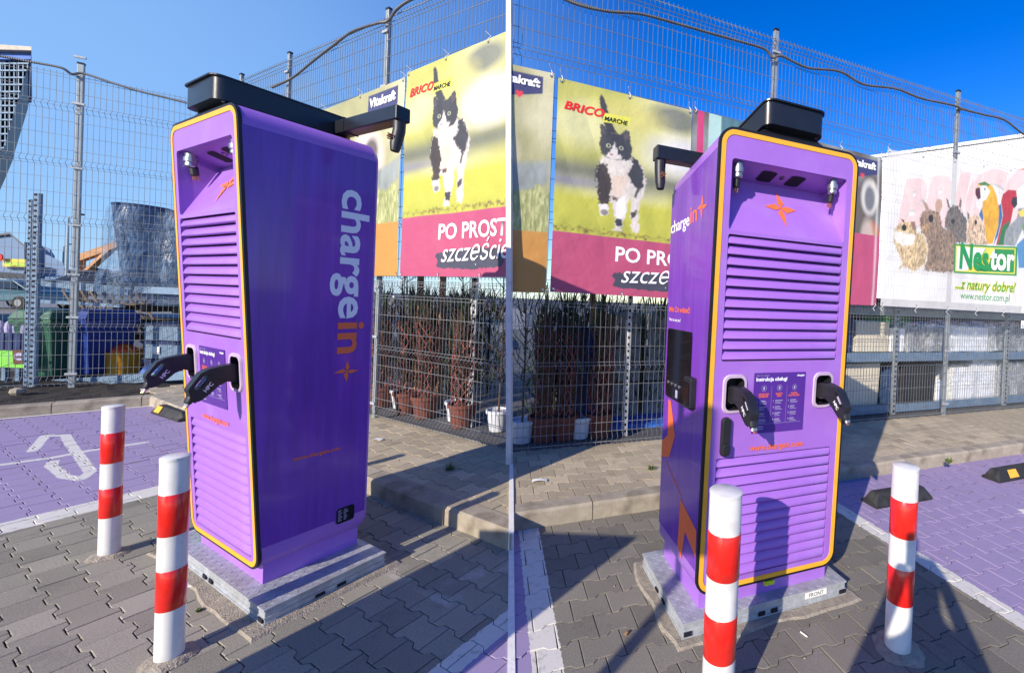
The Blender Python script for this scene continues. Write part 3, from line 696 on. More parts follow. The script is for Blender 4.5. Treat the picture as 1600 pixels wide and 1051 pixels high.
    for s in ((1,) if left else (-1,)):
        reach = .82 if s > 0 else .60; r0 = .30 if s > 0 else .17
        y0, y1 = -.14, -.06; zz = rt * .9
        a_ = MB().box(min(s * cw, s * reach), max(s * cw, s * reach), y0, y1, zc0 + zz, zc0 + .08 + zz).build('cable_arm', 'black', root, bevel=.006)
        MB().box(min(s * (r0 - .004), s * r0), max(s * (r0 - .004), s * r0), y0 - .003, y1 + .003, zc0 - .003 + zz, zc0 + .088 + zz).build('arm_joint', 'gasket', a_)
        x = s * (reach - .035); hp = MB().tube([(x, -.10, zc0 + zz + .01), (x, -.10, zc0 - .05 + zz), (x - s * .0, -.115, zc0 - .13 + zz), (x, -.12, zc0 - .17 + zz)], [.034, .032, .03, .022], 12).build('cable_stub', 'plastic', a_); shade_auto(hp)
        mm = MB(); cp = Vector((x, -.147, zc0 - .095 + zz)); rr = random.Random(3)
        for i in range(9): t = i * 2.4; r_ = .004 + .0016 * i; mm.tube([cp + Vector((r_ * math.cos(t), .01, r_ * math.sin(t))), cp + Vector((r_ * math.cos(t), -.012, r_ * math.sin(t)))], .0036, 6)
        mm.build('cut_wires', 'copper', hp)
    return root
cabinet(L, .8615, .6546, .5158, 2.539, .172, .0066, 'tall purple cabinet on the left, its violet side lettered vertically in white and orange', True)
cabinet(R, .890, .613, .557, 2.533, .172, -.116, 'purple cabinet on the right, facing front, with a black screen on its violet side', False)

# ---------------------------------------------------------------- charging connectors plugged into the sockets
def connector():
    root = empty('charging_connector', Matrix.Identity(4)); KY, KZ, KX = .56, .68, .85
    out = [(-.05, .055), (.02, .08), (.10, .078), (.215, .055), (.275, .025), (.352, -.085), (.360, -.11), (.345, -.15), (.345, -.19), (.318, -.215), (.27, -.205), (.215, -.165), (.14, -.095), (.075, -.065), (.02, -.078), (-.05, -.06)]
    hole = [(.215, .018), (.25, .004), (.325, -.095), (.300, -.115), (.262, -.085), (.222, -.025)][::-1]
    me = flat([[(a, b) for a, b in out], hole], .030); mapmesh(me, lambda a, b, w_: Vector((w_ * (1 if a > .03 else 1.25), -a, b)))
    o = link('grip_body', me, 'plastic', root); bv = o.modifiers.new('bevel', 'BEVEL'); bv.width = .008; bv.segments = 3; bv.limit_method = 'ANGLE'; bv.angle_limit = rad(50)
    MB().prism([(.222, -.03), (.268, -.09), (.282, -.086), (.25, -.045), (.232, -.018)], -.02, .02, lambda a, b, w_: (w_, -a, b)).build('trigger', 'greyp', root, bevel=.003)
    g = MB().tube([(0, -.325, -.165), (0, -.342, -.205), (0, -.350, -.222)], [.031, .030, .024], 14).build('cable_collar', 'plastic', root, bevel=.002); shade_auto(g)
    c_ = MB().tube([(0, -.350, -.222), (0, -.358, -.242)], .021, 12).build('cut_cable_end', 'steel', root)
    mm = MB()
    for i in range(8): t = i * 2.4; r_ = .003 + .0017 * i; mm.tube([Vector((r_ * math.cos(t), -.356 + r_ * math.sin(t) * .8, -.238)), Vector((r_ * math.cos(t), -.367 + r_ * math.sin(t) * .8, -.262 + .004 * (i % 3)))], .0036, 5)
    mm.build('copper_strand', 'copper', root)
    for s in (-1, 1):
        me = textmesh('HPC', width=.085, bold=.02, align='CENTER')
        if s < 0: an = rad(-50); ax = lambda a, b: (.222 + a * math.cos(an) - b * math.sin(an), -.112 + a * math.sin(an) + b * math.cos(an))
        else: an = rad(50); ax = lambda a, b: (.205 - (a * math.cos(an) - b * math.sin(an)), -.105 + a * math.sin(an) + b * math.cos(an))
        def mp(a, b, q, s=s, ax=ax): p = ax(a, b); return Vector((s * .0315, -p[0], p[1]))
        mapmesh(me, mp); link('lettering', me, 'whitep', root)
    return root
con = connector()
for ch in [c for c in bpy.data.objects if c.parent == con]:
    for v_ in ch.data.vertices: v_.co = (v_.co.x * .82, v_.co.y * .48, v_.co.z * .58)

for i, (fr, x, D, lab) in enumerate(((L, -.285, .583, 'black plug in the left socket of the left cabinet, reaching past its yellow edge'),
                                     (L, .285, .583, 'black plug in the right socket of the left cabinet, nearest the violet side'),
                                     (R, -.285, .586, 'black plug in the left socket of the right cabinet, above the door handle'),
                                     (R, .285, .586, 'black plug in the right socket of the right cabinet, next to the yellow trim'))):
    o = con if i == 0 else copy_tree(con)
    yaw = (.0 if fr is L else .10) + (0.02 if i % 2 else -.02)
    o.matrix_world = fr.mat(x, D, 1.20, yaw); tag(o, lab, 'charging plug', 'charging plugs in the cabinet sockets')

# ---------------------------------------------------------------- bollards
def bollard(fr, u, v, r, h, lab):
    P = fr.w(u, v); root = empty('bollard', Matrix.Translation(P), lab, 'bollard', 'red and white striped bollards')
    o = MB().lathe([(r, -.02), (r, h - .005), (r - .0015, h - .001)], 48).build('post', 'white_paint', root); shade_auto(o, 30)
    o = MB().lathe([(r + .0012, h - .012), (r + .0012, h + .001), (r - .004, h + .004), (.004, h + .0055)], 48).build('cap', 'white_paint', root); shade_auto(o, 30)
    for z0, z1 in ((h - .335, h - .155), (h - .66, h - .485)):
        m_ = MB().lathe([(r + .0004, z0 - .0), (r + .0012, z0 + .001), (r + .0012, z1 - .001), (r + .0004, z1)], 48, caps=False)
        o = m_.build('reflective_band', 'red_tape', root); shade_auto(o, 60)
    m_ = MB(); n = 26; v_ = []
    for rr_, z in ((r * 2.0, .0005), (r * 1.6, .010), (r * 1.02, .016)):
        for k in range(n):
            t = 2 * math.pi * k / n; q = 1 + (.22 * noise.noise(Vector((math.cos(t) * 2, math.sin(t) * 2, u * 7))) if rr_ > r * 1.1 else 0)
            v_.append((rr_ * q * math.cos(t), rr_ * q * math.sin(t), z))
    m_.add(v_, [(i * n + k, i * n + (k + 1) % n, (i + 1) * n + (k + 1) % n, (i + 1) * n + k) for i in range(2) for k in range(n)]).build('mortar_collar', 'mortar', root)
bollard(L, -.853, .741, .044, .895, 'rear striped bollard of the left pair, standing by the purple bay')
bollard(L, .509, .841, .046, .89, 'nearer striped bollard of the left pair, in front of the steel base')
bollard(R, -.545, .985, .0655, .905, 'striped bollard in front of the lower left corner of the right cabinet')
bollard(R, .459, .987, .059, .90, 'striped bollard to the right of the right cabinet with a shadow falling across it')

# ---------------------------------------------------------------- wheel stops
def wheel_stop(P, ang, ln, lab, refl):
    root = empty('wheel_stop', Matrix.Translation(P) @ Matrix.Rotation(ang, 4, 'Z'), lab, 'wheel stop', 'black rubber wheel stops')
    a = ln / 2; m_ = MB(); pr = [(-.085, 0), (-.085, .025), (-.045, .105), (.045, .105), (.085, .025), (.085, 0)]
    xs = ((-a, .72), (-a + .06, 1), (a - .06, 1), (a, .72)); v = [(x + (0 if s == 1 else (math.copysign(.0, x))), p * (1 if z < .05 else .9), z * (1 if s == 1 or z < .03 else .45)) for x, s in xs for p, z in pr]; n = 6
    m_.add(v, [tuple(range(6))[::-1], tuple(range(18, 24))] + [(i * n + k, i * n + (k + 1) % n, (i + 1) * n + (k + 1) % n, (i + 1) * n + k) for i in range(3) for k in range(n)])
    m_.build('rubber_body', 'rubber', root, bevel=.006)
    for x in refl:
        m2 = MB(); w_ = .075
        m2.add([(x - w_, -.0835, .034), (x + w_, -.0835, .034), (x + w_ * .9, -.0465, .102), (x - w_ * .9, -.0465, .102)], [(0, 1, 2, 3)]); 
        for p in range(len(m2.v)): m2.v[p] = (m2.v[p][0], m2.v[p][1] - .004, m2.v[p][2] + .002)
        m2.build('reflector', 'yellow', root)
wheel_stop(ground(272, 650), -L.a + .05, .75, 'black wheel stop with one yellow reflector behind the left cabinet', (-.22,))
wheel_stop(ground(1402, 781), -R.a - .02, .66, 'black wheel stop partly hidden by the right hand bollard', ())
wheel_stop(ground(1550, 752) + R.t * .46 + Vector((0, .03, 0)), -R.a, .9, 'black wheel stop with yellow reflector at the right edge of the purple bay', (-.21, .25))

# ---------------------------------------------------------------- fences
def fence(name, fr, fv, u0, u1, side, posts, label, ztop=4.93, ph=5.02):
    root = empty(name, fr.mat((u0 + u1) / 2, fv), label, 'fence')
    inv = root.matrix_world.inverted()
    bends = [.22, .95, 1.66, 2.45, 3.25, 4.02, 4.84]
    edges = sorted(set([u0] + [p for p in posts if u0 < p < u1] + [u1]))
    for a, b in zip(edges[:-1], edges[1:]):
        for (za, zb_) in ((.14, 1.78), (1.80, ztop)):
            m_ = MB(); n = int((b - a) / .056)
            for i in range(n + 1):
                u = a + .03 + (b - a - .06) * i / max(n, 1); P = [(za, 0)]
                for z in bends:
                    if za < z < zb_: P += [(z - .055, 0), (z, .045), (z + .055, 0)]
                P.append((zb_, 0)); 
                if side and seam(fr.w(u, fv, 1.0)) * side < .0: continue
                m_.tube([inv @ (fr.w(u, fv + d, z) if False else fr.w(u, fv + d, z)) for z, d in P], .0026, 4, False)
            zs = []
            z = za + .03
            while z < zb_:
                zs.append((z, 0)); z += .2
            for zb2 in bends:
                if za < zb2 < zb_: zs += [(zb2 - .055, 0.0), (zb2 + .055, 0.0)]
            zs.append((zb_ - .03, 0))
            for z, d in zs:
                e0, e1 = a + .02, b - .02
                if side:
                    while seam(fr.w(e0, fv, z)) * side < 0 and e0 < e1: e0 += .02
                    while seam(fr.w(e1, fv, z)) * side < 0 and e0 < e1: e1 -= .02
                if e0 < e1: m_.tube([inv @ fr.w(e0, fv + d, z), inv @ fr.w(e1, fv + d, z)], .0033, 4, False)
            if m_.v: m_.build('wire_panel', 'wire', root)
    for p in posts:
        po = MB().box(-.03, .03, -.02 + .035, .02 + .035, 0.1, ph).build('post', 'post', root, inv @ fr.mat(p, fv), bevel=.003)
        MB().box(-.033, .033, -.023 + .035, .023 + .035, ph, ph + .025).build('post_cap', 'black', po)
        for z in (.3, 1.1, 1.7, 2.4, 3.2, 4.1, 4.75): MB().box(-.055, .055, -.008, .014, z - .014, z + .014).build('clamp', 'galv', po)
    return root
def conduit(fr, fv, pts, label):
    P = []
    for k in range(len(pts) - 1):
        for t in np.linspace(0, 1, 26, endpoint=False):
            a = pts[max(k - 1, 0)]; b = pts[k]; c = pts[k + 1]; d = pts[min(k + 2, len(pts) - 1)]
            P.append(tuple(.5 * ((2 * b[i]) + (-a[i] + c[i]) * t + (2 * a[i] - 5 * b[i] + 4 * c[i] - d[i]) * t * t + (-a[i] + 3 * b[i] - 3 * c[i] + d[i]) * t ** 3) for i in (0, 1)))
    rs = [.017 if i % 2 else .0135 for i in range(len(P))]
    o = MB().tube([fr.w(u, fv + .035, z) for u, z in P], rs, 7).build('cable_conduit', 'conduit'); 
    return tag(o, label, 'cable conduit')
SL = L.loc(CORNER)[0]; SR = R.loc(CORNER)[0]
UC = -6.15                              # where the left fence turns the corner, hidden behind the cabinet
fence('mesh_fence', L, FL, UC, SL + .12, -1, [UC, -4.6, -2.22], 'tall wire mesh fence running behind the left cabinet, hung with banners')
fence('mesh_fence', R, FR, SR - .12, 9.6, 1, [1.62, 4.93, 8.2], 'tall wire mesh fence behind the right cabinet, with planters stored behind it')
pA, pB = L.w(UC, FL), L.w(-7.95, 1.45)
dd_ = pB - pA; FP = Frame(pB.x, pB.y, 0); ang = math.atan2(-(pA - pB).y, (pA - pB).x)
FP = Frame(pB.x, pB.y, ang); LN = dd_.length
# post position seen at column 116 of the photograph
q = FP.onv(116, 400, 0)[0]
fence('mesh_fence', FP, 0, -.9, LN - .05, 0, [q, q - 1.9], 'see-through wire mesh fence at the far left in front of the wheelie bins', ztop=4.5, ph=4.66)
def cp(fr, fv, pts): return [fr.onv(u, v, fv + .035) for u, v in pts]
conduit(L, FL, cp(L, FL, [(425, 137), (445, 128), (462, 118), (490, 95), (520, 72), (550, 50), (588, 37), (606, 33), (620, 15), (642, 0), (680, -14), (740, -60)]), 'black corrugated conduit strung along the top of the fence behind the left cabinet')
conduit(R, FR, cp(R, FR, [(830, -40), (870, -8), (905, 8), (950, 18), (1000, 22), (1050, 35), (1110, 52), (1160, 66), (1195, 77), (1207, 90), (1222, 88), (1262, 106), (1312, 112), (1350, 132), (1400, 139), (1440, 154), (1490, 165), (1508, 172), (1540, 180), (1570, 188), (1600, 210), (1640, 228)]), 'grey corrugated conduit waving along the top of the right hand fence')
conduit(FP, 0, cp(FP, 0, [(-40, 84), (0, 88), (48, 97), (95, 106), (112, 116), (130, 115), (170, 128), (215, 142), (260, 153), (292, 161), (330, 170)]), 'dark conduit along the top of the far left fence')
# white dividing strip between the two halves, stood up as a slender post
tl = (ray(799, -60) * (4.14 / ray(799, -60).y)) + CAM; bl = ground(799, 741)
m_ = MB(); dv = (tl - bl).normalized(); sx_ = Vector((1, 0, 0)) * .023; sy_ = Vector((0, 1, 0)) * .023
bl = bl - Vector((0, .05, 0)); tl = tl - Vector((0, .05, 0)); tl = bl + dv * ((tl - bl).length + .3); bl = bl - dv * .05
m_.add([bl - sx_ - sy_, bl + sx_ - sy_, bl + sx_ + sy_, bl - sx_ + sy_, tl - sx_ - sy_, tl + sx_ - sy_, tl + sx_ + sy_, tl - sx_ + sy_], [(3, 2, 1, 0), (4, 5, 6, 7), (0, 1, 5, 4), (1, 2, 6, 5), (2, 3, 7, 6), (3, 0, 4, 7)])
tag(m_.build('divider_post', 'white_paint'), 'white dividing strip between the two halves, built as a slender post where the two mesh fences meet', 'post')

# ---------------------------------------------------------------- banners, printed by painting the cloth's own vertices
def sd_poly(X, Z, poly):
    d = np.full(X.shape, 1e9); ins = np.zeros(X.shape, bool); n = len(poly)
    for i in range(n):
        ax, ay = poly[i]; bx, by = poly[(i + 1) % n]; ex, ey = bx - ax, by - ay; wx, wy = X - ax, Z - ay
        t = np.clip((wx * ex + wy * ey) / (ex * ex + ey * ey + 1e-12), 0, 1); d = np.minimum(d, (wx - ex * t) ** 2 + (wy - ey * t) ** 2)
        c = (ay > Z) != (by > Z); xi = ax + (Z - ay) * ex / (ey if abs(ey) > 1e-9 else 1e-9); ins ^= c & (X < xi)
    d = np.sqrt(d); return np.where(ins, -d, d)
def vnoise(X, Z, s, seed=0):
    r = np.random.RandomState(seed); g = r.rand(256, 256); x = X * s + 50.3; z = Z * s + 17.7; xi = np.floor(x).astype(int); zi = np.floor(z).astype(int); fx = x - xi; fz = z - zi
    fx = fx * fx * (3 - 2 * fx); fz = fz * fz * (3 - 2 * fz); G = lambda a, b: g[a % 256, b % 256]
    return (G(xi, zi) * (1 - fx) + G(xi + 1, zi) * fx) * (1 - fz) + (G(xi, zi + 1) * (1 - fx) + G(xi + 1, zi + 1) * fx) * fz
def fbm(X, Z, s, seed=0): return sum(vnoise(X, Z, s * 2 ** i, seed + i) * .5 ** (i + 1) for i in range(4)) / .94
class Print:
    def __init__(s, W, H, res=.008):
        s.nx, s.nz = int(W / res) + 1, int(H / res) + 1; s.W, s.H = W, H
        s.X, s.Z = np.meshgrid(np.linspace(0, W, s.nx), np.linspace(0, H, s.nz), indexing='ij'); s.C = np.zeros(s.X.shape + (3,)); s.C[:] = .7; s.A = np.zeros(s.X.shape)
    def lay(s, col, a): a = np.clip(a, 0, 1)[..., None]; s.C = s.C * (1 - a) + np.array(lin(col)) * a if not isinstance(col, np.ndarray) else s.C * (1 - a) + col * a
    def poly(s, poly, col, soft=.006, a=1, jag=0, js=60, tex=0, ts=60, seed=1):
        d = sd_poly(s.X, s.Z, poly)
        if jag: d = d + (vnoise(s.X, s.Z, js, seed) - .5) * jag
        m = np.clip(.5 - d / (2 * soft), 0, 1) * a; c = np.array(lin(col))
        if tex: c = c * (1 + tex * (fbm(s.X * 2.2, s.Z, ts, seed + 5) - .5)[..., None] * 2); c = np.clip(c, 0, 1)
        else: c = np.broadcast_to(c, s.C.shape)
        s.A = np.maximum(s.A, m)
        s.lay(np.ascontiguousarray(c), m)
    def ell(s, cx, cz, rx, rz, col, soft=.3, a=1):
        d = np.sqrt(((s.X - cx) / rx) ** 2 + ((s.Z - cz) / rz) ** 2); s.lay(col, np.clip((1 - d) / soft + .5, 0, 1) * a)
PRM = {}; FADE = .93
PC = dict(vblue='#2c2f63', red_film='#d9303a', nest_yellow='#dcd84a', slate='#34364a', nest_green='#0f8a3c', whitep='#f2f2f2')
def print_mat(alpha):
    if alpha in PRM: return PRM[alpha]
    m = bpy.data.materials.new('banner_cloth'); m.use_nodes = True; n = m.node_tree.nodes; l = m.node_tree.links; b = n['Principled BSDF']
    a = n.new('ShaderNodeVertexColor'); a.layer_name = 'print'; l.new(a.outputs[0], b.inputs['Base Color']); b.inputs['Roughness'].default_value = .5
    mr = n.new('ShaderNodeMapRange'); mr.inputs[3].default_value = 1 - alpha; mr.inputs[4].default_value = 1; l.new(a.outputs['Alpha'], mr.inputs[0]); l.new(mr.outputs[0], b.inputs['Alpha'])
    tc = n.new('ShaderNodeTexCoord'); wv = n.new('ShaderNodeTexNoise'); wv.inputs['Scale'].default_value = 3.5; wv.inputs['Detail'].default_value = 7; l.new(tc.outputs['Object'], wv.inputs['Vector'])
    bp = n.new('ShaderNodeBump'); bp.inputs['Strength'].default_value = .5; bp.inputs['Distance'].default_value = .04; l.new(wv.outputs[0], bp.inputs['Height']); l.new(bp.outputs[0], b.inputs['Normal'])
    PRM[alpha] = m; return m
def wave(x, z, W, H, s=0): 
    q = noise.noise(Vector((x * 1.3 + s, z * .6, 0))) * .026 + abs(noise.noise(Vector((x * 2.6 + z * 1.4 + s, z * 1.1 - x, 7)))) * .014 + noise.noise(Vector((x * 5 + s, z * 1.6, 3))) * .006
    return q * min(1, 8 * z / H, 8 * (H - z) / H) 
def banner(fr, fv, u0, u1, z0l, z1l, z0r, z1r, pr, label, side, alpha=.0, texts=(), seed=0):
    W, H = pr.W, pr.H; vfr = fv + .075
    for t in texts:
        if not isinstance(t[0], str): pr.poly(t[0], PC[t[4]], .004, tex=.15 if t[4] == 'slate' else 0, jag=.03 if t[4] == 'slate' else 0, js=40)
    texts = [t for t in texts if isinstance(t[0], str)]
    pr.C = pr.C * FADE + (1 - FADE) * .42
    root = empty('banner', fr.mat(u0, vfr), label, 'banner', 'advertising banners tied to the mesh fences')
    def P(x, z, off=0):
        t = x / W; a = z0l + (z0r - z0l) * t; b = z1l + (z1r - z1l) * t
        return Vector(((u1 - u0) * t, -wave(x, z, W, H, seed) - off, a + (b - a) * z / H))
    vs_ = [P(x, z) for x, z in zip(pr.X.ravel(), pr.Z.ravel())]
    ns = np.arange(pr.nx * pr.nz).reshape(pr.nx, pr.nz); keep = None
    f = np.stack([ns[:-1, :-1], ns[1:, :-1], ns[1:, 1:], ns[:-1, 1:]], -1).reshape(-1, 4)
    if side:
        wmx = root.matrix_world; sgn = np.array([seam(wmx @ p) * side for p in vs_]) > .0; f = f[sgn[f].all(1)]
    me = bpy.data.meshes.new('cloth'); me.from_pydata([tuple(p) for p in vs_], [], f.tolist())
    ca = me.color_attributes.new('print', 'FLOAT_COLOR', 'POINT'); c4 = np.ones((pr.nx * pr.nz, 4), 'f'); c4[:, :3] = pr.C.reshape(-1, 3); c4[:, 3] = pr.A.ravel() * .97; ca.data.foreach_set('color', c4.ravel())
    me.polygons.foreach_set('use_smooth', [True] * len(me.polygons)); cloth = link('cloth', me, print_mat(alpha), root)
    for t in texts:
        s, x, z, wd, m, kw = t; kw = dict(kw); off = kw.pop('off', .004); rot = kw.pop('rot', 0); sy = kw.pop('sy', 1)
        if isinstance(s, str): me = textmesh(s, wd, None, kw.get('bold', 0), kw.get('shear', 0), kw.get('align', 'LEFT'))
        else: me = flat([s]); 
        bm = bmesh.new(); bm.from_mesh(me); bmesh.ops.triangulate(bm, faces=bm.faces)
        bm.to_mesh(me); bm.free()
        cc, ss = math.cos(rot), math.sin(rot); mapmesh(me, lambda a, b, q: P(x + a * cc - b * sy * ss, z + a * ss + b * sy * cc, off))
        o = link('lettering' if isinstance(s, str) else 'printed_shape', me, m, root)
        if side: 
            inv = root.matrix_world.inverted(); bm = bmesh.new(); bm.from_mesh(o.data)
            co = inv @ CAM; no = (inv.to_3x3() @ SEAM_N).normalized()
            bmesh.ops.bisect_plane(bm, geom=bm.verts[:] + bm.edges[:] + bm.faces[:], plane_co=co, plane_no=no, clear_outer=side < 0, clear_inner=side > 0); bm.to_mesh(o.data); bm.free()
            if not len(o.data.vertices): bpy.data.objects.remove(o)
    # hem eyelets with ties
    n = max(2, int((u1 - u0) / .6)); 
    for i in range(n + 1):
        for z, sg in ((H - .03, 1), (.03, -1)):
            x = .03 + (W - .06) * i / n; p = P(x, z, .004)
            if side and seam(root.matrix_world @ p) * side < .02: continue
            ti = MB().tube([p, p + Vector((.012, -.012, .02 * sg)), p + Vector((.004, .03, .07 * sg)), p + Vector((-.02, -.02, .10 * sg))], .003, 5).build('cable_tie', 'whitep', root)
            MB().lathe([(.012, 0), (.012, .003), (.006, .003)], 10, Matrix.Translation(p) @ Matrix.Rotation(math.pi / 2, 4, 'X')).build('eyelet', 'steel', ti)
    return root
# --- the running cat
cx_ = lambda fr, fv, u0, z0f, pts, W, H, o, sc: [((fr.onv(o[0] + x / sc, o[1] + y / sc, fv)[0] - u0), (fr.onv(o[0] + x / sc, o[1] + y / sc, fv)[1] - z0f)) for x, y in pts]
def cat_print(W, H, conv):
    p = Print(W, H, .0055); X, Z = p.X, p.Z; n1 = fbm(X, Z, 1.5, 3); n2 = fbm(X, Z, 5, 9)
    p.lay('#b5b356', np.ones_like(X)); p.lay('#d8d49a', np.clip(n1 * 3 - 1.2, 0, 1) * .8); p.lay('#8d9544', np.clip(1 - n1 * 2.4, 0, 1) * .7)
    zg = H * .47
    p.lay('#5d6157', np.exp(-((Z - H * .585) / .13) ** 2) * .9); p.lay('#82808c', np.exp(-((Z - H * .53) / .06) ** 2) * np.clip(1.2 - X, 0, 1) * .9)
    p.lay('#b9b73a', np.clip((zg - Z + .06) / .1, 0, 1)); p.lay('#98a030', np.clip((zg - Z) / .3, 0, 1) * np.clip(n2 * 2 - .5, 0, 1) * .5)
    p.ell(1.35, H * .74, .38, .22, '#d6d3d8', .8, .9); p.ell(1.25, H * .93, .30, .14, '#4b5560', .7, .8); p.ell(.25, H * .80, .28, .2, '#d3d0a0', .9, .7); p.ell(.75, H * .9, .35, .13, '#cfc56a', .9, .6)
    zg2 = H * .305; ja = (vnoise(X, Z, 35, 4) - .5) * .05
    p.lay('#6f5a22', np.exp(-((Z - zg2 - ja) / .02) ** 2) * np.clip(fbm(X, Z, 30, 8) * 2.4 - .7, 0, 1))
    p.lay('#b5426a', np.clip((H * .285 - Z) / .004 + .5, 0, 1)); p.lay('#9c3a5c', np.clip((H * .285 - Z) / .004 + .5, 0, 1) * np.clip(n1 * 2 - .8, 0, 1) * .5)
    q = lambda pts: conv(pts)
    blk, wht = '#2b2b30', '#cfc6bd'
    p.poly(q([(225, 115), (232, 105), (250, 130), (262, 180), (282, 235), (306, 282), (262, 282), (240, 230), (228, 170)]), blk, .008, jag=.015, tex=.25)
    body_w = [(235, 395), (215, 440), (208, 500), (225, 560), (262, 585), (285, 600), (290, 640), (300, 670), (295, 700), (282, 725), (322, 728), (330, 690), (345, 640), (352, 590), (372, 560), (366, 620), (368, 720), (395, 735), (405, 715), (400, 660), (408, 600), (425, 560), (438, 500), (425, 440), (400, 400), (370, 385)]
    p.poly(q(body_w), wht, .010, jag=.03, js=45, tex=.22, ts=25)
    p.poly(q([(290, 420), (340, 430), (350, 500), (320, 560), (285, 560), (275, 490)]), '#d3b59a', .05, .6, tex=.2)
    p.poly(q([(225, 412), (262, 420), (270, 470), (282, 520), (268, 575), (262, 610), (220, 606), (218, 560), (205, 490), (212, 440)]), '#33261f', .012, jag=.04, js=50, tex=.5, ts=30)
    p.poly(q([(372, 385), (400, 400), (428, 460), (425, 520), (400, 545), (368, 500), (345, 462), (368, 430)]), blk, .012, jag=.03, js=45, tex=.3)
    p.poly(q([(392, 540), (402, 540), (392, 575), (382, 570)]), blk, .01, tex=.2)
    p.poly(q([(218, 606), (262, 606), (268, 640), (262, 655), (232, 655), (222, 630)]), '#ddd8d2', .008, jag=.02, tex=.15); p.ell(*q([(246, 642)])[0], .04, .03, '#4e4649', .5, .8)
    p.poly(q([(300, 600), (340, 560), (345, 640), (338, 668), (318, 678), (296, 660)]), '#e6e1dc', .012, jag=.02, tex=.12)
    p.poly(q([(296, 670), (330, 674), (326, 708), (298, 702)]), blk, .008, jag=.02, tex=.2); p.poly(q([(368, 640), (395, 632), (392, 655), (372, 670)]), '#3a3230', .008, jag=.02, tex=.3)
    p.poly(q([(275, 565), (308, 575), (305, 590), (285, 585)]), '#5a4030', .01, jag=.02, tex=.3)
    p.poly(q([(225, 240), (238, 240), (272, 278), (322, 284), (345, 265), (362, 272), (366, 320), (375, 355), (368, 392), (345, 408), (300, 405), (255, 392), (232, 370), (224, 330), (230, 290)]), '#2a2b33', .008, jag=.015, tex=.25)
    p.poly(q([(292, 322), (300, 345), (310, 378), (330, 385), (320, 402), (280, 398), (256, 388), (262, 372), (280, 355)]), '#d8cfc8', .01, jag=.02, tex=.12)
    p.poly(q([(232, 385), (300, 402), (345, 405), (375, 395), (370, 440), (330, 470), (280, 470), (262, 430)]), wht, .015, jag=.04, js=40, tex=.2, ts=25)
    for e in ((265, 338), (323, 348)):
        c = q([e])[0]; p.ell(c[0], c[1], .026, .022, '#9fa38a', .25); p.ell(c[0], c[1], .010, .014, '#101010', .3)
    c = q([(278, 378)])[0]; p.ell(c[0], c[1], .018, .012, '#b08078', .4)
    p.poly(q([(330, 285), (355, 275), (360, 305), (340, 310)]), '#4a4044', .01); p.poly(q([(230, 250), (240, 252), (255, 285), (235, 285)]), '#4a4044', .01)
    return p
def dog_print(W, H, flip=0):
    p = Print(W, H); X, Z = p.X, p.Z; n1 = fbm(X, Z, 1.6, 13); n2 = fbm(X * .8, Z, 9, 19)
    p.lay('#a3a070', np.ones_like(X)); p.lay('#cfcaa6', np.clip(n1 * 3 - 1.3, 0, 1)); p.lay('#77784a', np.clip(1 - n1 * 2.3, 0, 1) * .6)
    p.ell(W * .60, H * .62, W * .2, H * .17, '#d9c9c4', .5, .9); p.ell(W * .66, H * .66, W * .08, H * .08, '#3d332e', .5, .9); p.ell(W * .52, H * .5, W * .2, H * .12, '#4d3a31', .6, .8)
    p.poly([(W * .45, H * .42), (W * .7, H * .55), (W * .99, H * .60), (W * .99, H * .5), (W * .75, H * .38)], '#868e8e', .03, .9, tex=.4, ts=6)
    g = np.clip((H * .46 - Z + (n2 - .5) * .25) / .06, 0, 1); p.lay('#8f9455', g); p.lay('#c7c78c', g * np.clip(fbm(X * 3, Z * .7, 22, 31) * 2.6 - 1, 0, 1)); p.lay('#4a5228', g * np.clip(1 - fbm(X * 3, Z * .7, 22, 37) * 2.2, 0, 1) * .8)
    p.lay('#bd8530', np.clip((H * .275 - Z) / .004 + .5, 0, 1)); p.lay('#a9742a', np.clip((H * .275 - Z) / .004 + .5, 0, 1) * np.clip(n1 * 2 - .8, 0, 1) * .6)
    return p
IT = dict(bold=.03, shear=.25)
scribble = [(0, .03), (.02, .1), (-.015, .12), (.03, .16), (.1, .175), (.35, .185), (.75, .20), (1.15, .19), (1.2, .1), (1.15, .02), (.7, -.005), (.3, .01), (.1, .005)]
def vk_texts(W, H, x=None, wd=.5):
    x = W * .72 if x is None else x; hh = wd * .42
    return [([(x, H - .05 - hh * 1.0), (x + wd * .3, H - .07 - hh * 1.2), (x + wd * .62, H - .06 - hh * 1.08), (x + wd, H - .08 - hh * .75), (x + wd, H - .055), (x, H - .055)], 0, 0, 1, 'vblue', dict(off=.003)),
            ('Vitakraft', x + wd * .06, H - .05 - hh * .62, wd * .88, 'whitep', dict(bold=.045, shear=.08, off=.006)),
            ([(x + wd * .5 + .075 * a, H - .07 - hh * 1.05 + .075 * b) for a, b in ((0, -.5), (.45, 0), (.42, .35), (.18, .42), (0, .25), (-.18, .42), (-.42, .35), (-.45, 0))], 0, 0, 1, 'red_film', dict(off=.006))]
def cat_texts(H, x0, s=1.0):
    return [('BRICO', .065, H - .285, .40 * s, 'red_film', dict(IT, rot=-.02, sy=.85)), ([(.45 * s, H - .34), (.72 * s, H - .32), (.75 * s, H - .23), (.46 * s, H - .245)], 0, 0, 1, 'nest_yellow', dict(off=.003)),
            ('MARCHE', .465 * s, H - .32, .25 * s, 'plastic', dict(bold=.02, shear=.2)),
            ('PO PROSTU', x0 + .02, H * .17, 1.12 * s, 'whitep', dict(bold=.02)), ([(x0 + a * s * .8, H * .035 + b * .95 * s) for a, b in scribble], 0, 0, 1, 'slate', dict(off=.003)),
            ('szczęście', x0 + .09, H * .065, .95 * s, 'whitep', dict(shear=.35, rot=.03, sy=1.1, off=.008))]
